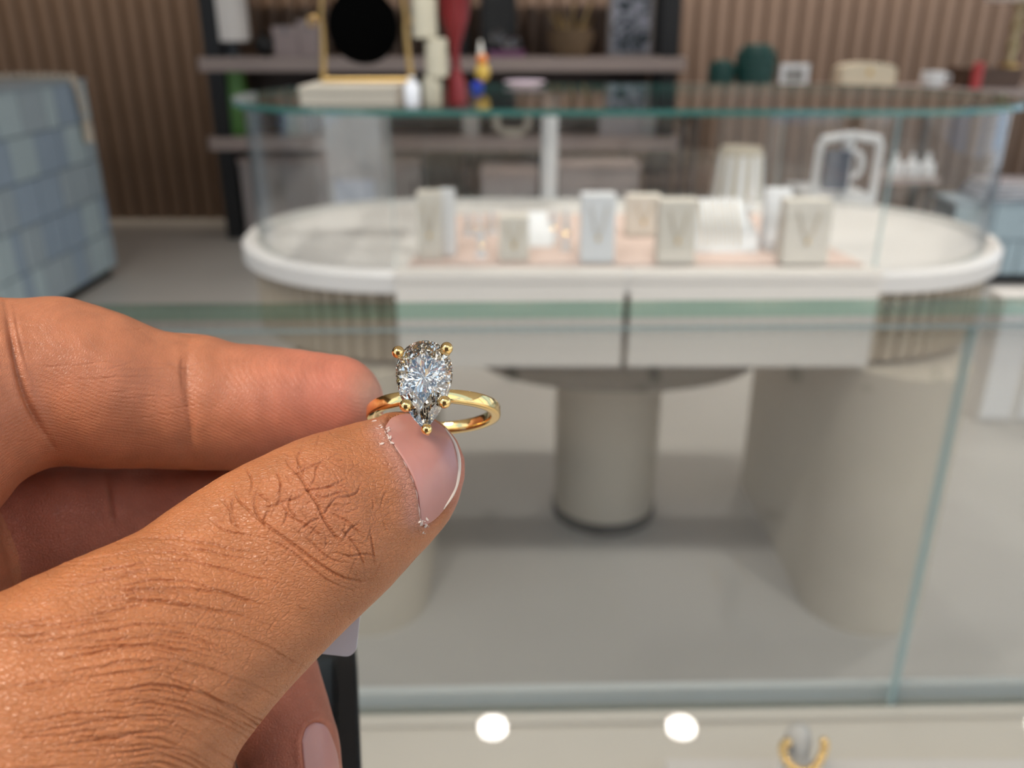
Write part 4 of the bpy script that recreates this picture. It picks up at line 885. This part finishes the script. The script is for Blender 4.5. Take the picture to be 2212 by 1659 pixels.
rf = np.random.default_rng(3); fb = bmesh.new()
for k in range(34):
    c0 = cu[rf.integers(0, 8)] if k < 22 else np.array((913, 1132))
    pu, pv = c0[0]+rf.normal(0, 7), c0[1]+rf.normal(0, 9); q = on_chain([(pu, pv)], 'thumb', .0001)[0]; sx = rf.uniform(.00012, .00035); an = rf.uniform(0, 3)
    M4 = Matrix.Translation(q) @ CAMM.to_3x3().to_4x4() @ Matrix.Rotation(an, 4, 'Z') @ Matrix.Rotation(rf.normal(0, .5), 4, 'X') @ Matrix.Diagonal((sx*1.6, sx*.6, sx*.25, 1))
    bmesh.ops.create_icosphere(fb, subdivisions=1, radius=1, matrix=M4)
fl = obj('dry_skin', fb, mat('dry_skin', (.80, .66, .58), .7), hand, smooth=True); fl['kind'] = 'stuff'

# ------------------------------------------------------------------ diamond ring (camera space, millimetres -> metres)
def frame(origin, X, Y, Z): return CAMM @ Matrix(((X[0], Y[0], Z[0], origin[0]), (X[1], Y[1], Z[1], origin[1]), (X[2], Y[2], Z[2], origin[2]), (0, 0, 0, 1)))
tl = math.radians(17.0); ro = math.radians(2.2)
Zr = Vector((0, math.sin(tl), math.cos(tl))); Yr = Vector((0, math.cos(tl), -math.sin(tl))); Xr = Vector((1, 0, 0))
Rr = Matrix.Rotation(ro, 3, Zr); Yr = Rr @ Yr; Xr = Rr @ Xr
oc = Vector(camP(937, 893, .128))
ring = thing('diamond_ring', 'yellow gold solitaire ring with pear cut diamond held between finger and thumb', 'ring')
ring.matrix_world = frame(oc, Xr, Yr, Zr)
RB = .0100
bm = bmesh.new(); nb = 160; prof = []
for k in range(20):                                # rounded rectangular section: radial x axial
    a = 2*PI*k/20; cx_, cy_ = math.cos(a), math.sin(a); e = .45
    prof.append((.00078*math.copysign(abs(cx_)**e, cx_), .00098*math.copysign(abs(cy_)**e, cy_)))
rows = []
for i in range(nb):
    t = 2*PI*i/nb; tw = 1-.22*math.exp(-((t-PI/2+PI) % (2*PI)-PI)**2/.12)
    rows.append([bm.verts.new(((RB-.00078+a)*math.cos(t), b_*tw, (RB-.00078+a)*math.sin(t))) for a, b_ in prof])
for i in range(nb):
    A, B = rows[i], rows[(i+1) % nb]
    for k in range(20): bm.faces.new((A[k], B[k], B[(k+1) % 20], A[(k+1) % 20]))
bmesh.ops.recalc_face_normals(bm, faces=bm.faces)
band = obj('band', bm, M_gold, ring); [setattr(p, 'use_smooth', True) for p in band.data.polygons]
# stone
WH, LH = .00387, .0062; ZS = RB+.0045; yo = .0001
def pear(t, s=1.0, oy=0.0012): 
    x = WH/.831*math.sin(t)*abs(math.sin(t/2))**.72; y = -LH*math.cos(t); return (x*s, oy+(y-oy)*s)
ng = 48; ts = []
tt = np.linspace(0, 2*PI, 2001); xy = np.array([pear(t) for t in tt]); s_ = np.r_[0, np.cumsum(np.hypot(*np.diff(xy, axis=0).T))]
def at(fr): return float(np.interp((fr % 1.0)*s_[-1], s_, tt))
def gem(bm):
    H = WH*2
    pts = []
    for k in range(8): x, y = pear(at((k+.0)/8), .56); pts.append((x, y, .155*H))
    for k in range(16): x, y = pear(at((k+.5)/16), .79); pts.append((x, y, .098*H))
    for k in range(ng): x, y = pear(at(k/ng)); pts.append((x, y, .012*H)); pts.append((x, y, -.012*H))
    for j, s in enumerate((.88, .75, .62, .49, .36, .23, .11)):
        m_ = (24, 24, 20, 20, 16, 12, 8)[j]
        for k in range(m_):
            x, y = pear(at((k+.5*(j % 2))/m_)); x *= s; y = .0012+(y-.0012)*(s if y > .0012 else s**(.62 if s > .3 else .8)); pts.append((x, y, -.012*H-.41*H*(1-s)**.88))
    pts.append((0, .0012, -.42*H))
    vs = [bm.verts.new((x, y+yo, z+ZS)) for x, y, z in pts]
    bmesh.ops.convex_hull(bm, input=vs); rg = random.Random(11)
    for v in bm.verts:
        if v.co.z < ZS-.05*H: v.co.z += rg.choice((-1, 1))*rg.uniform(.012, .026)*H; v.co.x += rg.uniform(-.01, .01)*H; v.co.y += rg.uniform(-.01, .01)*H
        elif ZS+.03*H < v.co.z < ZS+.13*H: v.co.z += rg.uniform(-.006, .006)*H
    return bm
M_dia = bpy.data.materials.new('diamond'); M_dia.use_nodes = True; nt = M_dia.node_tree; nt.nodes.clear()
go = nt.nodes.new('ShaderNodeOutputMaterial'); gg = nt.nodes.new('ShaderNodeBsdfGlass'); gg.inputs['IOR'].default_value = 2.3; gg.inputs['Roughness'].default_value = 0; gg.inputs['Color'].default_value = (.99, .98, .955, 1); nt.links.new(gg.outputs[0], go.inputs[0])
dm = obj('diamond', gem(bmesh.new()), M_dia, ring); dm['label'] = 'pear cut clear diamond'
# prongs with bead tips, gallery
PB = [(-.0034, .0045), (.0031, .0048), (-.0024, -.0030), (.0027, -.0027), (.0003, -.0063)]
for x, y in PB:
    p0 = (x*1.0, y+yo, ZS+.0004); p1 = (x*1.03, (y)*1.02+yo, ZS-.0006); p2 = (x*.72, y*.72+yo, ZS-.0024); p3 = (x*.34, y*.34+yo, ZS-.0044)
    pr = obj('prong', tube([p3, p2, p1, p0], [.00036, .00042, .00046, .00048], 12), M_gold, ring, smooth=True)
    obj('bead', ball((x, y+yo, ZS+.00055), .00086 if y > -.005 else .00074, seg=20, ring=14), M_gold, pr, smooth=True)
obj('gallery_rail', tube([(*[q for q in (pear(at(k/40), .58)[0], pear(at(k/40), .58)[1]+yo)], ZS-.0028) for k in range(40)], .00034, 8, closed=True), M_gold, ring, smooth=True)
obj('setting_base', lathe([(0, RB-.0008), (.0010, RB-.0006), (.0013, RB+.0001), (.0017, RB+.0007), (0, RB+.0008)], 20), M_gold, ring, smooth=True)

# ------------------------------------------------------------------ price tag hanging from the ring behind the thumb
tgx = Vector((-.96, .10, -.02)).normalized(); tgy = Vector((.33, .94, -.02)); tgy = (tgy-tgx*tgy.dot(tgx)).normalized(); tgz = tgx.cross(tgy)
tg = thing('price_tag', 'blank white paper price tag hanging below the thumb from the ring', 'tag')
tg.matrix_world = frame(Vector(camP(768, 1420, .1275)), tgx, tgy, tgz)
wdt, ln, rc = .0115, .0200, .0016; op = []
for cx_, cy_, a0 in ((wdt-rc, rc, -90), (wdt-rc, ln-rc, 0), (rc, ln-rc, 90), (rc, rc, 180)):
    for k in range(7): a = math.radians(a0+k*15); op.append((cx_+rc*math.cos(a), cy_+rc*math.sin(a)))
obj('card', prism(op, -.00015, .00015), mat('white_card', (.78, .77, .82), .6), tg)
i_m = tg.matrix_world.inverted(); rp = ring.matrix_world @ Vector((-RB*.80, 0, -RB*.5))
obj('string', tube([(wdt*.5, ln-.002, .0004), tuple(i_m @ rp)], .00018, 6), M_pearl, tg)
